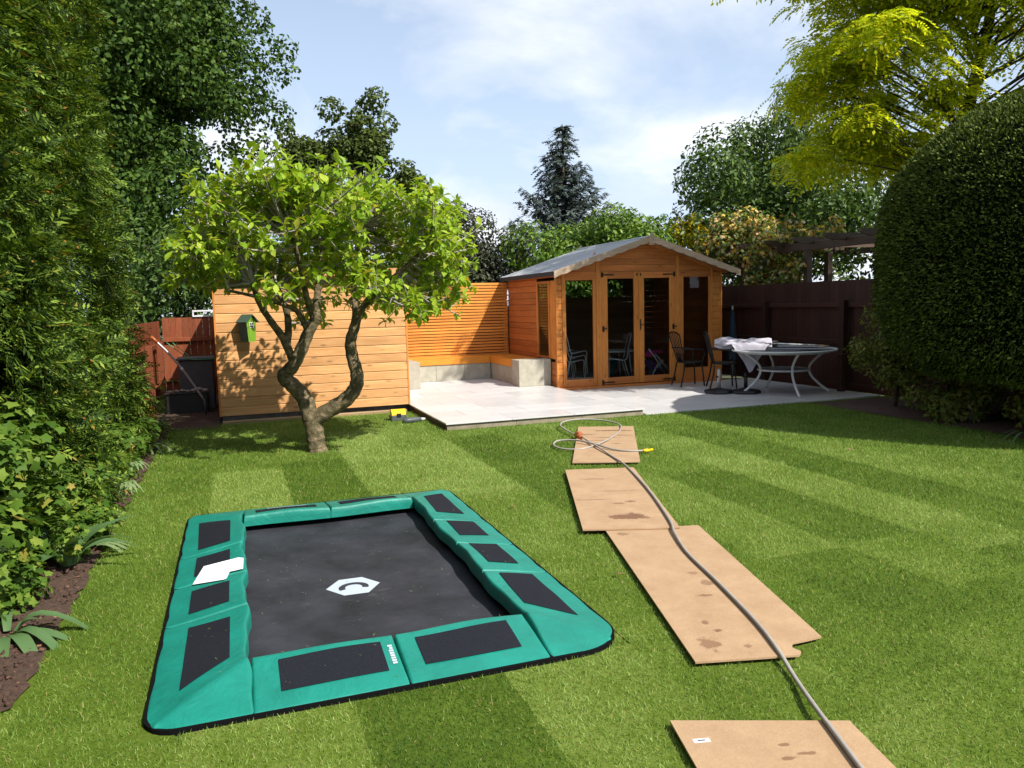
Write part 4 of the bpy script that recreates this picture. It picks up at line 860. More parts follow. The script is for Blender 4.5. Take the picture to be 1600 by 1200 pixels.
def parasol_base(label, x, y, tube_mat, h):
    b = thing("parasol_base", label, "parasol base", (x, y, .022), "parasol bases on the patio")
    part("plate", MB().lathe([(.24, .0), (.25, .02), (.24, .05), (.08, .075), (.05, .09)], (x, y, .023), 8, False), "black_plastic", b)
    part("socket", MB().tube([(x, y, .10), (x, y, .022 + h)], .03, 12), tube_mat, b); part("knob", MB().tube([(x, y, .30), (x - .07, y - .03, .30)], .014, 8), "black_plastic", b)
parasol_base("black parasol base with a bright metal tube beside the iron chairs", 7.62, 11.10, "grey_metal", .40)
parasol_base("black parasol base under the edge of the glass table", 7.98, 10.86, "black_plastic", .34)

def iron_chair(label, x, y, rz):
    c = thing("iron_chair", label, "chair", (0, 0, 0), "dark metal garden chairs"); LOC[c.name] = (0, 0, 0)
    part("seat", MB().lathe([(.20, .43), (.225, .44), (.225, .455), (.19, .462)], (0.02, 0, 0), 20), "iron", c)
    for sy in (-1, 1):
        part("leg", MB().tube(bez([(-.16, sy * .17, .44), (-.19, sy * .19, .25), (-.25, sy * .21, .01)], 4), .014, 6), "iron", c)
        part("leg", MB().tube(bez([(.17, sy * .17, .44), (.19, sy * .18, .25), (.21, sy * .2, .01)], 4), .014, 6), "iron", c)
        part("arm", MB().tube(bez([(-.24, sy * .22, .70), (-.05, sy * .27, .69), (.14, sy * .27, .67), (.19, sy * .25, .60), (.16, sy * .2, .45)], 4), .012, 6), "iron", c)
        part("back_stile", MB().tube(bez([(-.16, sy * .13, .44), (-.22, sy * .19, .68), (-.29, sy * .235, .95)], 4), .013, 6), "iron", c)
    part("top_rail", MB().tube(bez([(-.29, -.235, .95), (-.30, -.12, .99), (-.30, 0, 1.0), (-.30, .12, .99), (-.29, .235, .95)], 4), .014, 6), "iron", c)
    part("mid_rail", MB().tube(bez([(-.195, -.155, .58), (-.215, 0, .59), (-.195, .155, .58)], 4), .010, 6), "iron", c)
    for k in range(-2, 3): part("slat", MB().tube([(-.165, k * .038, .455), (-.225, k * .058, .7), (-.299, k * .078, .985)], .0085, 5), "iron", c)
    c.location = (x, y, .022); c.rotation_euler = (0, 0, rz); return c
iron_chair("dark metal garden chair with fan back against the summer house doors", 7.80, 12.30, R(-8))
iron_chair("dark metal garden chair with fan back nearer the glass table", 8.12, 11.72, R(-25))
bl = thing("closed_parasol", "dark blue closed parasol leaning in the corner by the summer house", "parasol", (9.25, 13.0, 0))
vs = []
part("canopy", MB().lathe([(.02, .35), (.10, .40), (.09, .7), (.07, 1.0), (.035, 1.32), (.012, 1.4)], (9.27, 13.05, 0), 11, False), "blue_fabric", bl); part("pole", MB().tube([(9.27, 13.05, .0), (9.27, 13.05, 1.46)], .018, 8), "grey_metal", bl)

# inside the summer house
def white_chair(label, x, y, z, rz, group):
    c = thing("white_chair", label, "chair", (0, 0, 0), group); LOC[c.name] = (0, 0, 0)
    for sy in (-1, 1):
        part("side_frame", MB().tube(bez([(.22, sy * .2, 0), (.19, sy * .21, .25), (.18, sy * .22, .43), (.0, sy * .225, .425), (-.17, sy * .22, .42), (-.22, sy * .2, .62), (-.28, sy * .18, .88)], 4), .012, 6), "white_metal", c)
        part("leg", MB().tube([(-.14, sy * .21, .42), (-.25, sy * .22, 0)], .012, 6), "white_metal", c)
    part("seat", MB().box(-.17, .19, -.205, .205, .425, .437, .004), "grey_plastic", c); part("top_rail", MB().tube(bez([(-.28, -.18, .88), (-.30, 0, .91), (-.28, .18, .88)], 4), .012, 6), "white_metal", c)
    part("backrest", MB().add([(-.20, -.19, .54), (-.20, .19, .54), (-.275, .17, .87), (-.275, -.17, .87)], [(0, 1, 2, 3)]), "grey_plastic", c)
    c.location = (x, y, z); c.rotation_euler = (0, 0, rz)
for k, lab in enumerate(("bottom chair of the stack behind the summer house window", "middle chair of the stack behind the summer house window", "top chair of the stack behind the summer house window")):
    white_chair(lab, 6.05 + k * .03, 13.75, .06 + k * .085, R(10), "white chairs stacked in the summer house")
white_chair("white framed chair behind the glass of the summer house door", 6.98, 13.62, .06, R(160), "white chairs stacked in the summer house")
wt = thing("round_table", "small round white table inside the summer house", "table", (7.15, 13.95, .06))
part("top", MB().lathe([(.40, .60), (.42, .61), (.42, .625), (.40, .63)], (7.15, 14.0, 0), 28), "white_metal", wt)
for an in (45, 135, 225, 315): part("leg", MB().tube([(7.15 + .3 * math.cos(R(an)), 14.0 + .3 * math.sin(R(an)), .6), (7.15 + .36 * math.cos(R(an)), 14.0 + .36 * math.sin(R(an)), .06)], .014, 6), "white_metal", wt)
def pushchair(label, x, y, hood, seat, rz, s=1.0):
    c = thing("toy_pushchair", label, "pushchair", (0, 0, 0), "toy pushchairs in the summer house"); LOC[c.name] = (0, 0, 0)
    for sy in (-1, 1):
        part("frame", MB().tube([(-.22, sy * .13, .04), (.10, sy * .13, .42), (.26, sy * .13, .56)], .011, 6).tube([(.22, sy * .13, .04), (-.02, sy * .13, .34)], .011, 6), "white_metal", c)
        for xx in (-.22, .22): part("wheel", MB().tube([(xx, sy * .115, .05), (xx, sy * .155, .05)], .05, 12), "violet_fabric", c)
    hp_ = []
    for i in range(9):
        t = R(20 + 15 * i)
        for k in range(5): hp_.append((-.05 + .17 * math.cos(t), -.12 + .06 * k, .36 + .17 * math.sin(t)))
    part("hood", MB().add(hp_, [(i * 5 + k, i * 5 + k + 1, (i + 1) * 5 + k + 1, (i + 1) * 5 + k) for i in range(8) for k in range(4)], True), hood, c)
    part("seat", MB().add([(.14, -.12, .36), (.14, .12, .36), (-.02, .12, .18), (-.02, -.12, .18), (-.18, .12, .20), (-.18, -.12, .20)], [(0, 1, 2, 3), (3, 2, 4, 5)]), seat, c)
    c.scale = (s, s, s); c.location = (x, y, .06); c.rotation_euler = (0, 0, rz)
pushchair("toy pushchair with a pink hood behind the summer house door", 7.62, 13.30, "pink_fabric", "violet_fabric", R(200), 1.1)
pushchair("violet toy pushchair half hidden at the door edge", 7.98, 13.55, "violet_fabric", "teal_fabric", R(150), 1.05)
solo("storage_tub", MB().lathe([(.16, 0), (.2, .3), (.21, .31), (.2, .31)], (7.35, 14.7, .06), 16), "teal_fabric", "blue storage tub on the floor inside the summer house", "tub")

# things in the gap between hedge and shed
solo("planter_box", MB().box(-1.06, -.46, 12.98, 13.42, .0, .34, .01).box(-1.08, -.44, 12.96, 13.44, .34, .355, .004), "black_plastic", "low dark box topped with stones in the gap beside the shed", "box")
pbx = bpy.data.objects["planter_box"]
for k in range(7):
    q = -1.0 + k * .085; rr_ = rnd.uniform(.03, .055); bm = bmesh.new(); bmesh.ops.create_icosphere(bm, subdivisions=2, radius=1)
    for v in bm.verts: v.co = Vector((q + v.co.x * rr_ * 1.3, 13.05 + (k % 3) * .05 + v.co.y * rr_, .355 + rr_ * .6 + v.co.z * rr_ * .62)) + Vector((rnd.uniform(-.006, .006),) * 3)
    solo("stone", MB().bm(bm, True), "stone", "rounded stone on the dark box beside the shed, %s from the hedge" % ("first", "second", "third", "fourth", "fifth", "sixth", "seventh")[k], "stone", "stones on the dark box")
solo("compost_bin", MB().box(-.90, -.36, 13.55, 14.05, 0, .82, .02).box(-.92, -.34, 13.53, 14.07, .82, .86, .01), "grey_plastic", "dark grey bin in the shade between fence and shed", "bin")
pl = thing("leaning_pole", "grey pole leaning across the gap beside the shed", "pole", (-.5, 12.7, 0))
part("shaft", MB().tube(bez([(-1.17, 12.75, 1.23), (-.95, 12.72, .98), (-.72, 12.7, .64), (-.5, 12.68, .25)], 5), .017, 8), "grey_metal", pl)
part("upright", MB().tube([(-.5, 12.68, .25), (-.49, 12.68, .03)], .016, 8), "grey_plastic", pl); part("grip", MB().tube([(-1.19, 12.752, 1.25), (-1.10, 12.74, 1.155)], .025, 8), "brown_plastic", pl); part("collar", MB().tube([(-.80, 12.705, .765), (-.77, 12.70, .72)], .021, 8), "white_metal", pl)
solo("garden_wire", MB().tube(bez([(-1.02, 13.3, 1.13), (-.82, 13.25, .96), (-.68, 13.2, .86), (-.5, 13.15, .85), (-.29, 13.1, .86)], 5), .006, 5).tube(bez([(-.95, 13.5, 1.12), (-.78, 13.35, .97), (-.66, 13.22, .865)], 5), .006, 5), "green_string", "green plastic wire strung beside the shed", "wire")

# ================================================================== magnolia
mg = thing("magnolia_tree", "small forked tree with bright green leaves in front of the shed", "tree", (.79, 8.87, 0))
tm = MB()
def limb(pts, r0, r1, n=6, seg=12, tgt=None):
    p = bez(pts, n); k = len(p) - 1; rr_ = [lerp(r0, r1, i / k) * (1 + .05 * math.sin(i * 1.7)) for i in range(k + 1)]; (tgt or tm).tube(p, rr_, seg); return p
trunk = limb([(.80, 8.87, -.03), (.785, 8.87, .10), (.775, 8.875, .24), (.75, 8.88, .40)], .108, .10)
tm.tube([(.80, 8.87, -.03), (.795, 8.87, .05)], [.128, .106], 12)
L = limb([(.745, 8.88, .36), (.69, 8.90, .60), (.57, 8.95, .76), (.485, 8.975, .86), (.58, 8.95, .97), (.68, 8.91, 1.15), (.77, 8.88, 1.35), (.86, 8.85, 1.52)], .096, .058)
Rr = limb([(.76, 8.88, .36), (.93, 8.82, .46), (1.13, 8.75, .59), (1.235, 8.71, .73), (1.25, 8.71, .88), (1.21, 8.72, 1.07), (1.20, 8.72, 1.23), (1.25, 8.71, 1.39), (1.30, 8.69, 1.58)], .094, .052)
bm = bmesh.new(); bmesh.ops.create_icosphere(bm, subdivisions=2, radius=.075)
for v in bm.verts: v.co = Vector((.475 + v.co.x * .8, 8.98 + v.co.y, .865 + v.co.z * 1.0))
tm.bm(bm, True)
L2 = limb([(.60, 8.935, 1.0), (.50, 8.97, 1.28), (.39, 9.01, 1.46), (.27, 9.05, 1.68), (.21, 9.08, 1.9)], .05, .026)
L4 = limb([(.53, 8.96, 1.2), (.56, 8.99, 1.38), (.55, 9.03, 1.6), (.47, 9.1, 1.85)], .045, .03)
L3 = limb([(.76, 8.88, 1.36), (.66, 8.86, 1.57), (.54, 8.8, 1.64), (.28, 8.7, 1.73), (-.04, 8.6, 1.81)], .036, .014)
C1 = limb([(.86, 8.85, 1.50), (.88, 8.86, 1.75), (.95, 8.95, 2.1), (1.0, 9.0, 2.5)], .048, .022)
C2 = limb([(.84, 8.85, 1.45), (.76, 8.75, 1.7), (.70, 8.6, 2.0), (.62, 8.45, 2.35)], .042, .02)
R1 = limb([(1.30, 8.69, 1.55), (1.45, 8.65, 1.72), (1.72, 8.6, 1.95), (2.0, 8.55, 2.2)], .042, .02)
R2 = limb([(1.27, 8.70, 1.5), (1.28, 8.78, 1.8), (1.35, 8.9, 2.15), (1.42, 9.0, 2.55)], .042, .02)
part("trunk", tm, "magnolia_bark", mg)
starts = [Vector(p) for q in (L2, L4, L3, C1, C2, R1, R2) for p in q[len(q) // 3:]]
tw = MB(); tips = []; r4 = random.Random(21)
def crown_r(t):   # horizontal reach towards angle t
    return 1.60 + .12 * math.cos(t) + .10 * math.sin(2 * t + 1) + .1 * math.sin(5 * t)
n_t = 0
while n_t < 285:
    t = r4.uniform(0, 2 * math.pi); q = r4.random() ** .5; zz = r4.uniform(-1, 1)
    rad = math.sqrt(max(0, 1 - zz * zz)) if abs(zz) > .75 else 1.0
    x = .93 + math.cos(t) * crown_r(t) * q * (1 if zz < .45 else .93); y = 8.85 + math.sin(t) * 1.45 * q
    top = 3.02 - .06 * abs(x - 1.1) + .07 * math.sin(x * 5); bot = (1.80 if x < .9 else 1.46) + .16 * max(0, .9 - q) * 4 + .1 * math.sin(4 * x + 2 * y)
    z = lerp(bot, top, (zz + 1) / 2)
    if q < .72 and .15 < (zz + 1) / 2 < .72: continue
    if x < .85 and y < 9.1 and z < 2.6 and r4.random() < .68: continue
    tip = Vector((x, y, z)); s0 = min(starts, key=lambda s: (s - tip).length + .35 * max(0, s.z - z))
    m = s0.lerp(tip, .5) + Vector((r4.uniform(-.06, .06), r4.uniform(-.06, .06), -.05 + .05 * r4.random()))
    p = bez([s0, m, tip], 4); tw.tube(p, [lerp(.018, .005, i / (len(p) - 1)) for i in range(len(p))], 5, False)
    d = (tip - m).normalized(); tips.append((tip, d)); n_t += 1
    for k in range(7):
        f = r4.uniform(.45, .98); b0 = p[int(f * (len(p) - 1))]; dd = (d * .6 + Vector((r4.uniform(-1, 1), r4.uniform(-1, 1), r4.uniform(-.35, .8)))).normalized(); e = b0 + dd * r4.uniform(.12, .30)
        tw.tube([b0, b0.lerp(e, .5) + Vector((0, 0, -.01)), e], [.006, .0045, .003], 4, False); tips.append((e, dd))
part("branches", tw, "twig_bark", mg)
pos = []; dd = []; nn = []
for tip, d in tips:
    k = r4.randint(5, 8)
    for i in range(k):
        ph = 2 * math.pi * i / k + r4.random(); a = d.orthogonal().normalized(); b = d.cross(a)
        v = (a * math.cos(ph) + b * math.sin(ph)) * 1.0 + d * r4.uniform(.2, .7) + Vector((0, 0, r4.uniform(-.45, .1)))
        pos.append(tuple(tip - d * r4.uniform(0, .09))); dd.append(tuple(v)); nn.append((r4.uniform(-.5, .5), r4.uniform(-.5, .5), 1.0))
pos = np.array(pos); LF = ([(0, 0, 0), (-.19, .3, .03), (.19, .3, .03), (-.26, .64, .02), (.26, .64, .02), (0, .3, -.02), (0, .62, -.05), (0, 1.0, -.16)], [(0, 5, 1), (0, 2, 5), (1, 5, 6), (1, 6, 3), (5, 2, 4), (5, 4, 6), (3, 6, 7), (6, 4, 7)])
me = scatter("crown", [LF], pos - np.array([.79, 8.87, 0]), np.array(dd), np.array(nn), rng.uniform(.07, .128, len(pos)), rng)
part("crown", me, "magnolia_leaf", mg); print("magnolia leaves", len(pos))

# ================================================================== conifer hedge on the left
hd = thing("conifer_hedge", "tall dense conifer hedge along the flower bed", "hedge", (-2.4, 6.5, 0))
def hedge_x(y, z):     # how far the face bulges towards the lawn
    return -1.0 - .075 * z + .10 * np.sin(y * 2.1 + z * 1.3) + .07 * np.sin(y * 4.7 - z * 2.9) + .05 * np.sin(z * 6.1 + y) + .02 * np.exp(-z / 1.1) * (y > 5.9) - .5 * np.exp(-z / .8) * (y < 5.1)
def hedge_end(z): return 10.75 - .05 * z
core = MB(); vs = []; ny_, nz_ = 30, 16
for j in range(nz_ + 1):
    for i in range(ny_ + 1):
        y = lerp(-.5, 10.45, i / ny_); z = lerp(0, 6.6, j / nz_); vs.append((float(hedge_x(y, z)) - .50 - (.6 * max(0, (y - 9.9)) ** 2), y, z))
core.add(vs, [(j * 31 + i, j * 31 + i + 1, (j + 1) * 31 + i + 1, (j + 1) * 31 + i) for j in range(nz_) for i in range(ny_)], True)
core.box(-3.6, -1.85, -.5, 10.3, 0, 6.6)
part("shade_core", core, "dark_core", hd)  # near-black solid stands for the shaded inside and stops light passing through
ncl = 1220; cy_ = rng.uniform(2.6, 10.65, ncl); cz_ = rng.random(ncl) ** .92 * 6.6 + .08
cd_ = np.hypot(hedge_x(cy_, cz_), cy_); cxx = hedge_x(cy_, cz_) - .26 + .22 * rng.random(ncl) - .9 * np.maximum(0, cy_ - 10.0) ** 2
P_, D_, N_ = [], [], []
for k in range(ncl):                                   # overlapping drooping sprays, dark hollows between them
    nk = int(rng.integers(12, 22)); rad = .15 + .16 * rng.random(); u = rdir(rng, nk); u[:, 0] = np.abs(u[:, 0]) * .9 - .25
    out_ = np.array([1.0, .12 + 1.6 * max(0, cy_[k] - 9.9), .25]); c0 = np.array([cxx[k], cy_[k], cz_[k]])
    P_.append(c0 + u * rad * np.array([.95, 1.0, .9]) - np.array([.06, 0, 0])); D_.append(u * 1.0 + out_ * .55 + np.array([0, 0, -.22]) + rng.normal(0, .25, (nk, 3))); N_.append(out_ * .6 + np.array([0, 0, .9]) + rng.normal(0, .45, (nk, 3)))
nb_ = 2600; yb_ = rng.uniform(2.6, 10.6, nb_); zb_ = rng.random(nb_) * 6.6 + .05; pb_ = np.stack([hedge_x(yb_, zb_) - .16 - .2 * rng.random(nb_) - .9 * np.maximum(0, yb_ - 10.0) ** 2, yb_, zb_], 1)
P_.append(pb_); D_.append(np.array([.6, 0, -.1]) + rdir(rng, nb_)); N_.append(np.array([.6, 0, .6]) + rdir(rng, nb_) * .6)
ne = 2600; pe = np.stack([-3.4 + 2.25 * rng.random(ne) ** .6, 10.35 + .35 * rng.random(ne), rng.random(ne) * 6.6], 1); pe[:, 0] -= .085 * pe[:, 2]
P_.append(pe); D_.append(np.array([.3, .8, -.1]) + rdir(rng, ne) * .8); N_.append(np.array([.3, .6, .6]) + rdir(rng, ne) * .6)
p = np.concatenate(P_); d = np.concatenate(D_); nv_ = np.concatenate(N_); k_ = p[:, 2] > .03; p, d, nv_ = p[k_], d[k_], nv_[k_]; nn_ = len(p)
F = [frond(5, seed=1, w=.05), frond(5, droop=.35, seed=2, w=.048), frond(4, droop=.1, seed=3, ll=.5, w=.055), frond(5, droop=.5, seed=4, w=.05)]
me = scatter("foliage", F, p - np.array(LOC[hd.name]), d, nv_, rng.uniform(.10, .22, nn_), rng); part("foliage", me, "thuja_leaf", hd); print("hedge", nn_)

# ================================================================== clipped yew dome on the right
TC = (9.62, 6.30)
tpn = thing("topiary_yew", "huge clipped dark yew dome at the lawn edge", "topiary", (TC[0], TC[1], 0))
PR = [(0.5, .55), (1.9, .62), (2.25, .95), (2.42, 1.5), (2.44, 2.2), (2.36, 2.75), (2.16, 3.15), (1.86, 3.46), (1.42, 3.72), (.85, 3.90), (.05, 3.98)]
part("trunk", MB().tube([(TC[0], TC[1], -.02), (TC[0] + .05, TC[1], .9)], [.24, .2], 10), "dark_bark", tpn)
part("shade_core", MB().lathe([(max(.02, r - .07), z - .05 if z > 2.8 else z + .02) for r, z in PR], (TC[0], TC[1], 0), 36), "dark_core", tpn)  # solid core coloured near black as the dome's inner shade
prr = np.array(PR); sl = np.hypot(np.diff(prr[:, 0]), np.diff(prr[:, 1])); ar = sl * (prr[1:, 0] + prr[:-1, 0]); ny = 190000
sg = rng.choice(len(ar), ny, p=ar / ar.sum()); u = rng.random(ny); rr_ = prr[sg, 0] * (1 - u) + prr[sg + 1, 0] * u; zz = prr[sg, 1] * (1 - u) + prr[sg + 1, 1] * u
th = rng.uniform(0, 2 * np.pi, ny); keep = np.cos(th - (np.pi + .55)) > -.55; th, rr_, zz, sg = th[keep], rr_[keep], zz[keep], sg[keep]; ny = len(th)
tn = np.stack([prr[sg + 1, 1] - prr[sg, 1], -(prr[sg + 1, 0] - prr[sg, 0])], 1); tn /= np.linalg.norm(tn, axis=1, keepdims=True)
nrm = np.stack([np.cos(th) * tn[:, 0], np.sin(th) * tn[:, 0], tn[:, 1]], 1); off = -.05 + .06 * rng.random(ny) + .016 * np.sin(th * 9 + zz * 4) + .014 * np.sin(th * 23 - zz * 9) + .05 * (rng.random(ny) > .993)
p = np.stack([np.cos(th) * rr_, np.sin(th) * rr_, zz], 1) + nrm * off[:, None]
YT = [([(0, 0, 0), (-.2, .5, .05), (.18, .55, -.03), (0, 1, 0)], [(0, 2, 1), (1, 2, 3)]), ([(0, 0, 0), (-.24, .45, .0), (.24, .5, .08), (.1, 1, -.1)], [(0, 2, 1), (1, 2, 3)])]
me = scatter("foliage", YT, p, nrm * 1.1 + rdir(rng, ny) * .7, rdir(rng, ny), rng.uniform(.028, .058, ny), rng); part("foliage", me, "yew_leaf", tpn)

# ================================================================== trees and shrubs beyond
def tree(name, label, cat, base, blobs, n, size, temps, lm, bm_name="dark_bark", r0=.2, top=None, ntarg=14, group="trees beyond the fences", up=.35, droop=.2, lo=.62, jitter=.8):
    t = thing(name, label, cat, base, group); B0 = np.array(blobs); c = B0[:, :3].mean(0)
    top = top or (c[0], c[1], c[2]); mb = MB(); tg = [tuple(B0[i % len(B0), :3]) for i in range(ntarg)]
    limb_tree(mb, base, top, r0, tg, rnd); part("trunk", mb, bm_name, t)
    p, d, nv = blob_leaves(rng, blobs, n, lo=lo, up=up, droop=droop, jitter=jitter)
    k = p[:, 2] > .05; p, d, nv = p[k], d[k], nv[k]
    me = scatter("crown", temps, p - np.array(base), d, nv, rng.uniform(size * .7, size * 1.25, len(p)), rng); part("crown", me, lm, t); return t
g = grow_blobs
tree("oak_tree", "big dark broadleaf tree rising above the conifer hedge", "tree", (-2.2, 21.5, 0), g(rng, (-2.3, 21.5, 8.2), (3.2, 3.0, 3.6), 70, .7) + g(rng, (-1.7, 21.5, 7.6), (2.6, 2.0, 3.0), 60, .8, shell=.15) + [(-.8, 21.3, 10.0, 1.0, 1, .8), (.0, 21.4, 9.1, .8, .8, .6), (.8, 21.4, 8.2, .7, .7, .5), (1.5, 21.4, 7.7, .4, .4, .3), (1.3, 21.4, 6.6, .45, .4, .35), (.6, 21.4, 5.9, .6, .5, .5), (1.0, 21.4, 8.9, .35, .3, .3), (1.65, 21.4, 8.3, .3, .3, .25), (-.2, 21.4, 5.2, .8, .6, .6)] + g(rng, (-2.2, 20.5, 4.0), (2.8, 1.6, 1.8), 26, .8), 92000, .13, [QUAD], "oak_leaf", r0=.35)
tree("pear_tree", "dark tree with a loose crown behind the small leafy tree", "tree", (3.7, 23.6, 0), g(rng, (3.8, 23.6, 6.3), (1.15, .7, 1.5), 40, .33, shell=.2) + g(rng, (2.3, 23.8, 5.9), (.9, .6, .95), 24, .30, shell=.2) + g(rng, (5.2, 23.4, 5.3), (.65, .6, .85), 14, .28, shell=.1) + g(rng, (3.8, 23.6, 4.4), (2.0, .8, .9), 22, .42, shell=.1) + [(4.3, 23.5, 7.7, .3, .3, .35), (1.7, 23.8, 6.7, .25, .25, .3)], 21000, .13, [QUAD], "pear_leaf", r0=.22)
tree("laurel_shrub", "dense green shrub over the fence left of the shed", "shrub", (-1.0, 17.6, 0), g(rng, (-1.1, 17.6, 2.2), (1.7, 1.0, 1.4), 22, .6), 9000, .13, [LEAF, LEAF2], "apple_leaf", r0=.1, group="shrubs beyond the fences")
tree("holly_shrub", "dark green shrub behind the small leafy tree and shed", "shrub", (2.2, 18.2, 0), g(rng, (2.4, 18.2, 2.3), (2.2, 1.0, 1.6), 24, .65), 10000, .14, [LEAF, LEAF2], "oak_leaf", r0=.1, group="shrubs beyond the fences")
tree("plum_tree", "dark purplish tree behind the slatted screen", "tree", (5.6, 18.6, 0), g(rng, (5.6, 18.6, 2.6), (1.5, .8, 1.35), 34, .5, shell=.4), 19000, .11, [LEAF, LEAF2], "plum_leaf", r0=.12)
tree("laurel_hedge", "bright green bushy shrub behind the summer house roof", "shrub", (8.4, 17.4, 0), g(rng, (7.7, 17.6, 2.3), (1.3, .8, 1.3), 20, .55) + g(rng, (9.2, 17.0, 2.7), (1.2, .8, 1.35), 30, .5, shell=.4), 26000, .13, [LEAF, LEAF2], "laurel_leaf", r0=.12, group="shrubs beyond the fences")
tree("apple_tree", "broad grey-green tree behind the pergola", "tree", (13.2, 16.6, 0), g(rng, (13.0, 16.4, 4.0), (2.6, 1.6, 1.8), 34, .75) + [(11.1, 16.6, 4.6, .35, .35, .8), (11.4, 16.6, 3.6, .6, .6, .7), (15.5, 15, 4.2, 1.2, 1, 1.2), (12.6, 17, 5.6, .5, .5, .6)] + g(rng, (14.5, 14.0, 2.6), (2.5, .8, 1.6), 20, .6), 26000, .15, [LEAF, LEAF2], "apple_leaf", r0=.2)
tree("birch_tree", "hazy drooping tree far behind the yellow-green tree", "tree", (18.5, 23, 0), g(rng, (18.6, 23, 6.0), (2.2, 1.5, 2.6), 26, .6, flat=1.5), 12000, .16, [LEAF2], "birch_leaf", r0=.2, droop=1.2)
tree("golden_shrub", "small golden yellow shrub showing over the summer house roof", "shrub", (10.9, 16.6, 0), g(rng, (10.8, 16.5, 3.15), (.75, .4, .45), 12, .28), 2600, .11, [LEAF, LEAF2], "gold_leaf", r0=.06, group="shrubs beyond the fences")
# blue-green spruce
sp = thing("spruce_tree", "blue-grey spruce standing against the sky", "tree", (12.8, 29.4, 0), "trees beyond the fences"); SB = np.array([12.8, 29.4, 0.0]); mb = MB(); pp_, dd_ = [], []
mb.tube([(12.8, 29.4, 0), (12.8, 29.4, 5), (12.8, 29.4, 8.7)], [.22, .12, .02], 8); r5 = random.Random(3)
for lv in range(27):
    z = 1.4 + 7.2 * lv / 26; reach = .56 * (8.75 - z) ** .95 + .10
    for k in range(8 if lv < 20 else 6):
        t = k * 2 * math.pi / 8 + lv * .9 + r5.uniform(-.3, .3); Lb = reach * r5.uniform(.55, 1.18); dr = Vector((math.cos(t), math.sin(t), 0))
        p0 = Vector((12.8, 29.4, z)); p2 = p0 + dr * Lb + Vector((0, 0, .12 * Lb)); p1 = p0 + dr * Lb * .6 + Vector((0, 0, -.16 * Lb)); path = bez([p0, p1, p2], 5)
        mb.tube(path, [lerp(.03, .006, i / 10) for i in range(11)], 4, False); sdv = dr.cross(Vector((0, 0, 1)))
        nsp = max(4, int(Lb * 12))
        for i in range(nsp):
            f = .12 + .88 * i / nsp; q = path[min(10, int(f * 10))]; s_ = 1 if i % 2 else -1
            for rep in range(2):
                pp_.append(tuple(q + Vector((r5.uniform(-.05, .05),) * 3))); dd_.append(tuple(dr * .6 + sdv * s_ * r5.uniform(.3, 1.1) + Vector((0, 0, r5.uniform(-.75, .1)))))
part("trunk", mb, "dark_bark", sp); pp_ = np.array(pp_); dd_ = np.array(dd_)
me = scatter("crown", [frond(4, seed=8, w=.075, droop=.25, ll=.35), frond(4, seed=9, w=.085, droop=.1, ll=.3)], pp_ - SB, dd_, np.tile([0, 0, 1.0], (len(pp_), 1)) + rdir(rng, len(pp_)) * .5, rng.uniform(.26, .5, len(pp_)), rng); part("crown", me, "spruce_needle", sp); print("spruce", len(pp_))
# yellow-green robinia over the fence
rbn = thing("robinia_tree", "tall yellow-green feathery tree leaning over the fence", "tree", (11.0, 9.3, 0), "trees beyond the fences")
mb = MB(); mb.tube(bez([(11.0, 9.3, 0), (10.95, 9.3, 1.8), (10.75, 9.35, 3.2), (10.7, 9.2, 4.2), (10.9, 9.0, 5.6), (11.0, 8.9, 7.6)], 5), [lerp(.17, .05, i / 25) for i in range(26)], 9)
RB = []; 
for (c, r, k, b) in (((9.3, 9.6, 5.1), (1.3, 1.5, .8), 26, .45), ((10.2, 8.8, 6.3), (2.1, 1.9, 1.1), 34, .55), ((9.0, 9.9, 6.9), (1.6, 1.8, 1.0), 24, .5), ((12.3, 8.2, 5.6), (1.8, 1.9, 1.4), 30, .55), ((9.3, 9.3, 4.1), (.85, .8, .45), 12, .34), ((10.6, 9.4, 8.2), (2.0, 2.0, .9), 22, .55), ((11.6, 7.9, 4.8), (1.2, 1.1, .6), 14, .45), ((9.9, 8.9, 4.5), (.9, .7, .4), 10, .34), ((9.0, 10.1, 3.9), (.9, .8, .5), 16, .36), ((10.2, 9.6, 3.7), (1.0, .8, .45), 14, .36), ((8.6, 10.2, 4.9), (.8, .9, .5), 12, .36), ((13.4, 6.6, 3.4), (1.3, 1.6, 1.1), 22, .5), ((11.2, 8.1, 6.8), (1.8, 1.5, 1.2), 26, .55), ((12.8, 8.4, 7.6), (1.6, 1.6, 1.0), 16, .5)):  # includes an unseen low lobe, added to keep sky out of window reflections
    bl_ = g(rng, c, r, k, b, flat=.38, shell=.5); RB += bl_
    for q in bl_[::2]: 
        s0 = Vector((10.8, 9.1, max(3.0, q[2] - 1.1))); e = Vector(q[:3]); m = s0.lerp(e, .5) + Vector((0, 0, .1)); pth = bez([s0, m, e], 4); mb.tube(pth, [lerp(.024, .006, i / 8) for i in range(9)], 5, False)
part("trunk", mb, "dark_bark", rbn)
p, d, nv = blob_leaves(rng, RB, 16000, lo=.15, hi=1.05, up=1.6, droop=.15, jitter=.6)
me = scatter("crown", [pinnate(6), pinnate(5)], p - np.array([11.0, 9.3, 0]), d, nv, rng.uniform(.22, .36, len(p)), rng); part("crown", me, "robinia_leaf", rbn)
tree("privet_hedge", "dense green hedge seen through the pergola", "hedge", (14.6, 12.4, 0), g(rng, (14.4, 12.6, 1.5), (2.0, 1.8, 1.3), 34, .7), 9000, .14, [LEAF, LEAF2], "apple_leaf", r0=.08, group="shrubs beyond the fences")
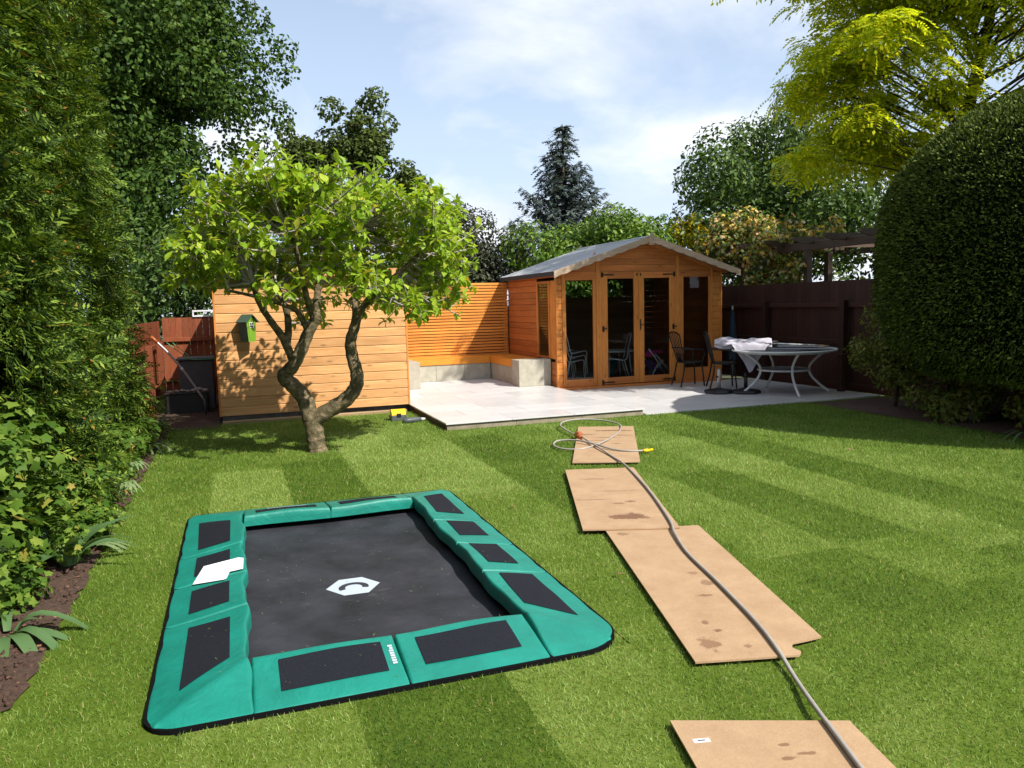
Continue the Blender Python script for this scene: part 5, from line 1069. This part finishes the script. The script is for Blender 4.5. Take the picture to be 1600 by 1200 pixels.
tree("privet_hedge", "low green hedge behind the fence left of the pergola", "hedge", (11.6, 15.4, 0), g(rng, (11.6, 15.6, 1.5), (1.6, .8, 1.2), 26, .6), 7000, .13, [LEAF, LEAF2], "laurel_leaf", r0=.08, group="shrubs beyond the fences")
# vine on the pergola
vn = thing("grape_vine", "vine with orange and cream leaves climbing over the pergola", "vine", (10.9, 13.2, 0)); mb = MB()
for k in range(6):
    q = [(10.7 + rnd.uniform(-.1, .2), 12.6 + k * .4, 0), (10.6, 12.7 + k * .45, 1.4), (10.7 + rnd.uniform(-.2, .3), 12.6 + k * .5, 2.5), (11.2 + rnd.uniform(-.3, .5), 12.4 + k * .6, 2.8)]
    mb.tube(bez(q, 5), [lerp(.025, .008, i / 15) for i in range(16)], 5, False)
part("stem", mb, "dark_bark", vn)
VB = g(rng, (10.9, 14.2, 2.7), (.75, 1.8, .5), 28, .28) + g(rng, (10.9, 12.8, 2.85), (.6, .7, .3), 10, .25) + g(rng, (10.5, 13.9, 2.1), (.35, 1.3, .5), 16, .28) + g(rng, (10.7, 14.9, 2.9), (.6, .9, .5), 12, .32)
p, d, nv = blob_leaves(rng, VB, 9000, lo=.4, up=.5, droop=.5); me = scatter("foliage", [lobed(5, 2), lobed(5, 3)], p - np.array(LOC[vn.name]), d, nv, rng.uniform(.06, .11, len(p)), rng); part("foliage", me, "vine_leaf", vn)
# shrub in front of the fence, undergrowth below the yew
tree("border_shrub", "loose olive green shrub before the dark fence", "shrub", (8.55, 8.30, 0), g(rng, (8.52, 8.3, .85), (.36, .45, .58), 18, .24), 4200, .07, [LEAF, LEAF2], "shade_leaf", r0=.03, group="plants under the yew", lo=.35)
tree("border_shrub", "low dark shrub in the shade under the yew dome", "shrub", (8.35, 6.9, 0), g(rng, (8.4, 6.9, .42), (.55, .9, .3), 14, .22), 2600, .08, [LEAF, LEAF2], "shade_leaf", r0=.02, group="plants under the yew", lo=.35)
tree("border_shrub", "leafy shrub at the foot of the yew near the frame edge", "shrub", (8.3, 5.2, 0), g(rng, (8.35, 5.2, .55), (.5, .6, .42), 12, .24), 2400, .09, [LEAF, LEAF2], "apple_leaf", r0=.02, group="plants under the yew", lo=.35)
# currant bush and bed plants
tree("currant_bush", "leafy currant bush with lobed leaves in front of the hedge", "shrub", (-1.40, 5.0, 0), g(rng, (-1.42, 5.0, .72), (.34, .95, .55), 34, .20), 4800, .072, [lobed(5, 4), lobed(5, 6)], "currant_leaf", r0=.03, group="plants in the flower bed", lo=.35, up=.9)
tree("currant_bush", "smaller lobed-leaved bush farther along the hedge foot", "shrub", (-1.25, 6.5, 0), g(rng, (-1.22, 6.5, .42), (.18, .8, .34), 20, .17), 2400, .075, [lobed(5, 4), lobed(5, 6)], "currant_leaf", r0=.02, group="plants in the flower bed", lo=.35, up=.9)
tree("cranesbill_clump", "feathery low clump at the hedge foot by the lawn", "plant", (-1.12, 8.6, 0), g(rng, (-1.12, 8.7, .28), (.16, 1.1, .2), 18, .16), 2400, .075, [frond(4, seed=11), lobed(5, 9)], "currant_leaf", r0=.01, group="plants in the flower bed", lo=.3, up=.7)
tree("cranesbill_clump", "low leafy clump spilling over the bed edge beside the trampoline", "plant", (-1.08, 6.0, 0), g(rng, (-1.07, 5.95, .16), (.10, .75, .12), 20, .13), 2600, .05, [lobed(5, 9), lobed(5, 12)], "currant_leaf", r0=.008, group="plants in the flower bed", lo=.3, up=.9)
tree("cranesbill_clump", "low leafy clump under the currant bush by the bare soil", "plant", (-1.25, 4.85, 0), g(rng, (-1.27, 4.85, .16), (.12, .42, .13), 14, .13), 1500, .05, [lobed(5, 9), lobed(5, 12)], "currant_leaf", r0=.008, group="plants in the flower bed", lo=.3, up=.9)
def blade_leaf(p0, dirv, L_, w, arch, twist=0.0, n=9):
    p0 = Vector(p0); h = Vector((dirv[0], dirv[1], 0)).normalized(); sd_ = Vector((-h.y, h.x, 0)); vs = []
    for i in range(n + 1):
        u = i / n; el = dirv[2] - arch * u * u; c = p0 + h * (L_ * u * math.cos(el * (1 - .25 * u))) + Vector((0, 0, L_ * u * math.sin(max(-1.1, dirv[2] - arch * u))))
        ww = w * (math.sin(math.pi * min(.98, .18 + u * .80)) ** .8) * (1 - u ** 4 * .85); s = sd_ * math.cos(twist * u) + Vector((0, 0, 1)) * math.sin(twist * u)
        up_ = Vector((0, 0, .18 * ww)); vs += [tuple(c - s * ww + up_), tuple(c), tuple(c + s * ww + up_)]
    fs = []
    for i in range(n): fs += [(3 * i, 3 * i + 1, 3 * i + 4, 3 * i + 3), (3 * i + 1, 3 * i + 2, 3 * i + 5, 3 * i + 4)]
    return MB().add(vs, fs, True)
def clump(name, label, cat, x, y, leaves, mat, group="plants in the flower bed", z=.05):
    t = thing(name, label, cat, (x, y, z), group)
    for (a, el, L_, w, arch, tw_) in leaves:
        ox, oy = .04 * math.cos(a), .04 * math.sin(a); part("leaf", blade_leaf((x + ox, y + oy, z), (math.cos(a), math.sin(a), el), L_, w, arch, tw_), mat, t)
    return t
clump("bulb_plant", "strap-leaved plant with arching pale leaves on the bare soil", "plant", -1.14, 4.30, [(R(5), 1.15, .50, .028, 2.0, .3), (R(-35), .75, .42, .032, 1.5, -.2), (R(-55), .55, .38, .034, 1.2, .2), (R(-80), .5, .34, .026, 1.1, .4), (R(40), .9, .32, .020, 1.8, 0), (R(-15), .25, .34, .028, .6, .3), (R(100), 1.0, .35, .025, 1.3, 0), (R(200), .9, .35, .03, 1.2, 0)], "blade_leaf")
clump("bulb_plant", "broad blue-green tuft of leaves below the currant bush", "plant", -1.06, 5.38, [(R(k * 47 + 10), 1.35 - .12 * (k % 3), .42 + .05 * (k % 2), .040, .7 + .25 * (k % 3), .3 * (-1) ** k) for k in range(9)], "blade_leaf")
clump("bulb_plant", "pale collapsed leaves lying at the lawn edge", "plant", -1.0, 5.75, [(R(-20 + k * 17), .45, .36 + .04 * (k % 3), .018, 1.5, .3) for k in range(7)], "pale_leaf")
clump("bulb_plant", "narrow-leaved tuft spilling over the far lawn edge", "plant", -1.02, 9.75, [(R(-75 + k * 19), .95, .36 + .05 * (k % 3), .013, 1.7, .2) for k in range(11)], "pale_leaf")
clump("bulb_plant", "upright grassy tuft at the end of the hedge", "plant", -1.0, 11.15, [(R(k * 40), 1.2, .45, .015, .9, .1) for k in range(9)], "blade_leaf")
pe_ = thing("peony_plant", "pale green peony with fingered leaves beside the lawn", "plant", (-1.08, 7.0, .05), "plants in the flower bed")
for k in range(16):
    a = R(k * 67); e = .25 + .25 * rnd.random(); hz = .18 + .2 * rnd.random(); bx_, by_ = -1.08 + .22 * rnd.uniform(-1, 1), 7.0 + .4 * rnd.uniform(-1, 1)
    for f in (-.7, -.3, 0, .3, .7): part("leaf", blade_leaf((bx_, by_, hz), (math.cos(a + f), math.sin(a + f), e), .15, .016, .8, 0, 5), "pale_leaf", pe_)
for sx_, sy_ in ((-1.08, 7.0), (-1.14, 7.17), (-1.05, 6.78)): part("stem", MB().tube([(sx_, sy_, 0), (sx_ + .01, sy_ - .02, .3)], .01, 5), "blade_leaf", pe_)
clump("bulb_plant", "dark strappy tuft in the shade at the yew's foot", "plant", 7.95, 5.9, [(R(120 + k * 23), 1.0, .40, .018, 1.6, .2) for k in range(9)], "blade_leaf", "plants under the yew")

# ================================================================== grass blades, chips
def inpoly(px, py, poly):
    ins = np.zeros(len(px), bool); n = len(poly)
    for i in range(n):
        x1, y1 = poly[i]; x2, y2 = poly[(i + 1) % n]; c = ((y1 > py) != (y2 > py)) & (px < (x2 - x1) * (py - y1) / (y2 - y1 + 1e-12) + x1); ins ^= c
    return ins
cand = 1480000; gx_ = rng.uniform(-1.9, 8.4, cand); gy_ = rng.uniform(1.2, 11.6, cand)
dist = np.hypot(gx_, gy_); keep = rng.random(cand) < np.clip((3.4 / dist) ** 1.1, 0, 1)
bear = np.arctan2(gx_, gy_) - YAW; keep &= np.abs(bear) < R(37)
keep &= ~((gx_ < X0 + .012 * np.sin(gy_ * 9)) & (gy_ > 3.52)); keep &= ~((gx_ > 2.47) & (gy_ > 9.55)); keep &= ~((gx_ > 8.02 + .1 * np.sin(gy_ * 3)))
keep &= ~((gx_ > TX0 - .012) & (gx_ < TX1 + .012) & (gy_ > TY0 - .012) & (gy_ < TY1 + .012) & ~((gx_ > TX1 - .25) & (gy_ < TY0 + .25) & (np.hypot(gx_ - TX1 + .25, gy_ - TY0 - .25) > .262))); keep &= ~((gy_ > 11.58) | ((gx_ < -.27) & (gy_ > 11.45)))
for bp_ in (B1, B2, B3, B4):                       # a fringe of blades leans over the board edges
    bc = np.mean(bp_, 0); keep &= ~inpoly(gx_, gy_, [tuple(bc + (np.array(q_) - bc) * .988) for q_ in bp_])
keep &= np.hypot(gx_ - .79, gy_ - 8.87) > .13
gx_, gy_, dist = gx_[keep], gy_[keep], dist[keep]; ng = len(gx_); print("blades", ng)
tn_ = np.array([tone(a, b) for a, b in zip(gx_ + rng.normal(0, .016, ng), gy_ + rng.normal(0, .05, ng))]); wd = np.clip(dist / 3.2, .8, 3.2)
BL = [([(-.085, 0, 0), (.085, 0, 0), (0.03, 1, .25)], [(0, 1, 2)]), ([(-.09, 0, 0), (.09, 0, 0), (-.06, 1, .45)], [(0, 1, 2)])]
dv = np.stack([rng.normal(0, .55, ng), rng.normal(0, .55, ng), np.ones(ng)], 1); hgt = rng.uniform(.011, .025, ng) * (1 + .28 * (wd - 1))
pos = np.stack([gx_, gy_, np.full(ng, .003)], 1)
me = scatter("grass", BL, pos, dv, rdir(rng, ng), hgt, rng, tn_); solo("grass", me, "grass_blade", "short blades of newly laid turf", "grass", kind="stuff")
nc = 300; cp = np.stack([-.95 - .35 * rng.random(nc) ** 1.5, rng.uniform(3.55, 9, nc), np.full(nc, .03) + .03 * rng.random(nc)], 1); cp[:, 0] += .08 * (rng.random(nc) > .8)
me = scatter("bark_chips", [([(-.3, 0, 0), (.3, 0, .1), (.2, 1, .1), (-.25, .9, 0)], [(0, 1, 2), (0, 2, 3)])], cp, np.c_[rdir(rng, nc)[:, :2], rng.normal(0, .15, nc)], np.tile([0, 0, 1.0], (nc, 1)) + rdir(rng, nc) * .4, rng.uniform(.006, .024, nc), rng); solo("bark_chips", me, "bark_chip", "bark chips scattered along the bed edge", "bark chips", kind="stuff")
ns_ = 2600; so = np.stack([rng.uniform(-1.75, -.95, ns_), rng.uniform(3.55, 6.2, ns_), np.full(ns_, .055)], 1); so[:, 2] -= .04 * np.clip((so[:, 0] + 1.25) / .3, 0, 1)
OC = ([(1, 0, 0), (-1, 0, 0), (0, 1, 0), (0, -1, 0), (0, 0, .7), (0, 0, -.5)], [(0, 2, 4), (2, 1, 4), (1, 3, 4), (3, 0, 4), (2, 0, 5), (1, 2, 5), (3, 1, 5), (0, 3, 5)])
me = scatter("soil_clods", [OC], so, rdir(rng, ns_), rdir(rng, ns_), .004 + .018 * rng.random(ns_) ** 3, rng); solo("soil_clods", me, "soil", "crumbs of bare dark soil in the flower bed", "soil", kind="stuff")
ncl_ = 260; cpos = np.stack([rng.uniform(TX0 + .05, TX1 - .05, ncl_), rng.uniform(TY0 + .05, TY1 - .05, ncl_), np.zeros(ncl_)], 1)
inm = (cpos[:, 0] > IX0 + .01) & (cpos[:, 0] < IX1 - .01) & (cpos[:, 1] > IY0 + .01) & (cpos[:, 1] < IY1 - .01)
cpos[:, 2] = np.where(inm, -.043, np.array([padz(a, b) + .008 for a, b in zip(cpos[:, 0], cpos[:, 1])])); cpos[:, 2] = np.where(inm & (cpos[:, 2] < 0), -.036, cpos[:, 2])
me = scatter("grass_clippings", [([(-.1, 0, 0), (.1, 0, 0), (0, 1, .05)], [(0, 1, 2)])], cpos, np.c_[rdir(rng, ncl_)[:, :2], np.zeros(ncl_)], np.tile([0, 0, 1.0], (ncl_, 1)), rng.uniform(.008, .022, ncl_), rng, rng.uniform(.4, .9, ncl_)); solo("grass_clippings", me, "grass_blade", "dry grass clippings scattered on the trampoline", "clippings", kind="stuff")
for k, (lx, ly) in enumerate(((1.95, 5.6), (2.02, 3.9), (5.9, 6.3), (3.85, 2.35), (1.6, 7.05))):
    solo("fallen_leaf", blade_leaf((lx, ly, .035), (math.cos(k * 2.1), math.sin(k * 2.1), .15), .05, .014, .4, 0, 4), "bark_chip", ("small brown leaf on the grass beside the trampoline's right-hand pads", "small brown leaf between the trampoline and the long broken board", "small brown leaf on the sunny lawn towards the yew dome", "small brown leaf on the lawn below the broken board corner", "small brown leaf on the grass beyond the far trampoline corner")[k], "leaf", "fallen leaves on the lawn")
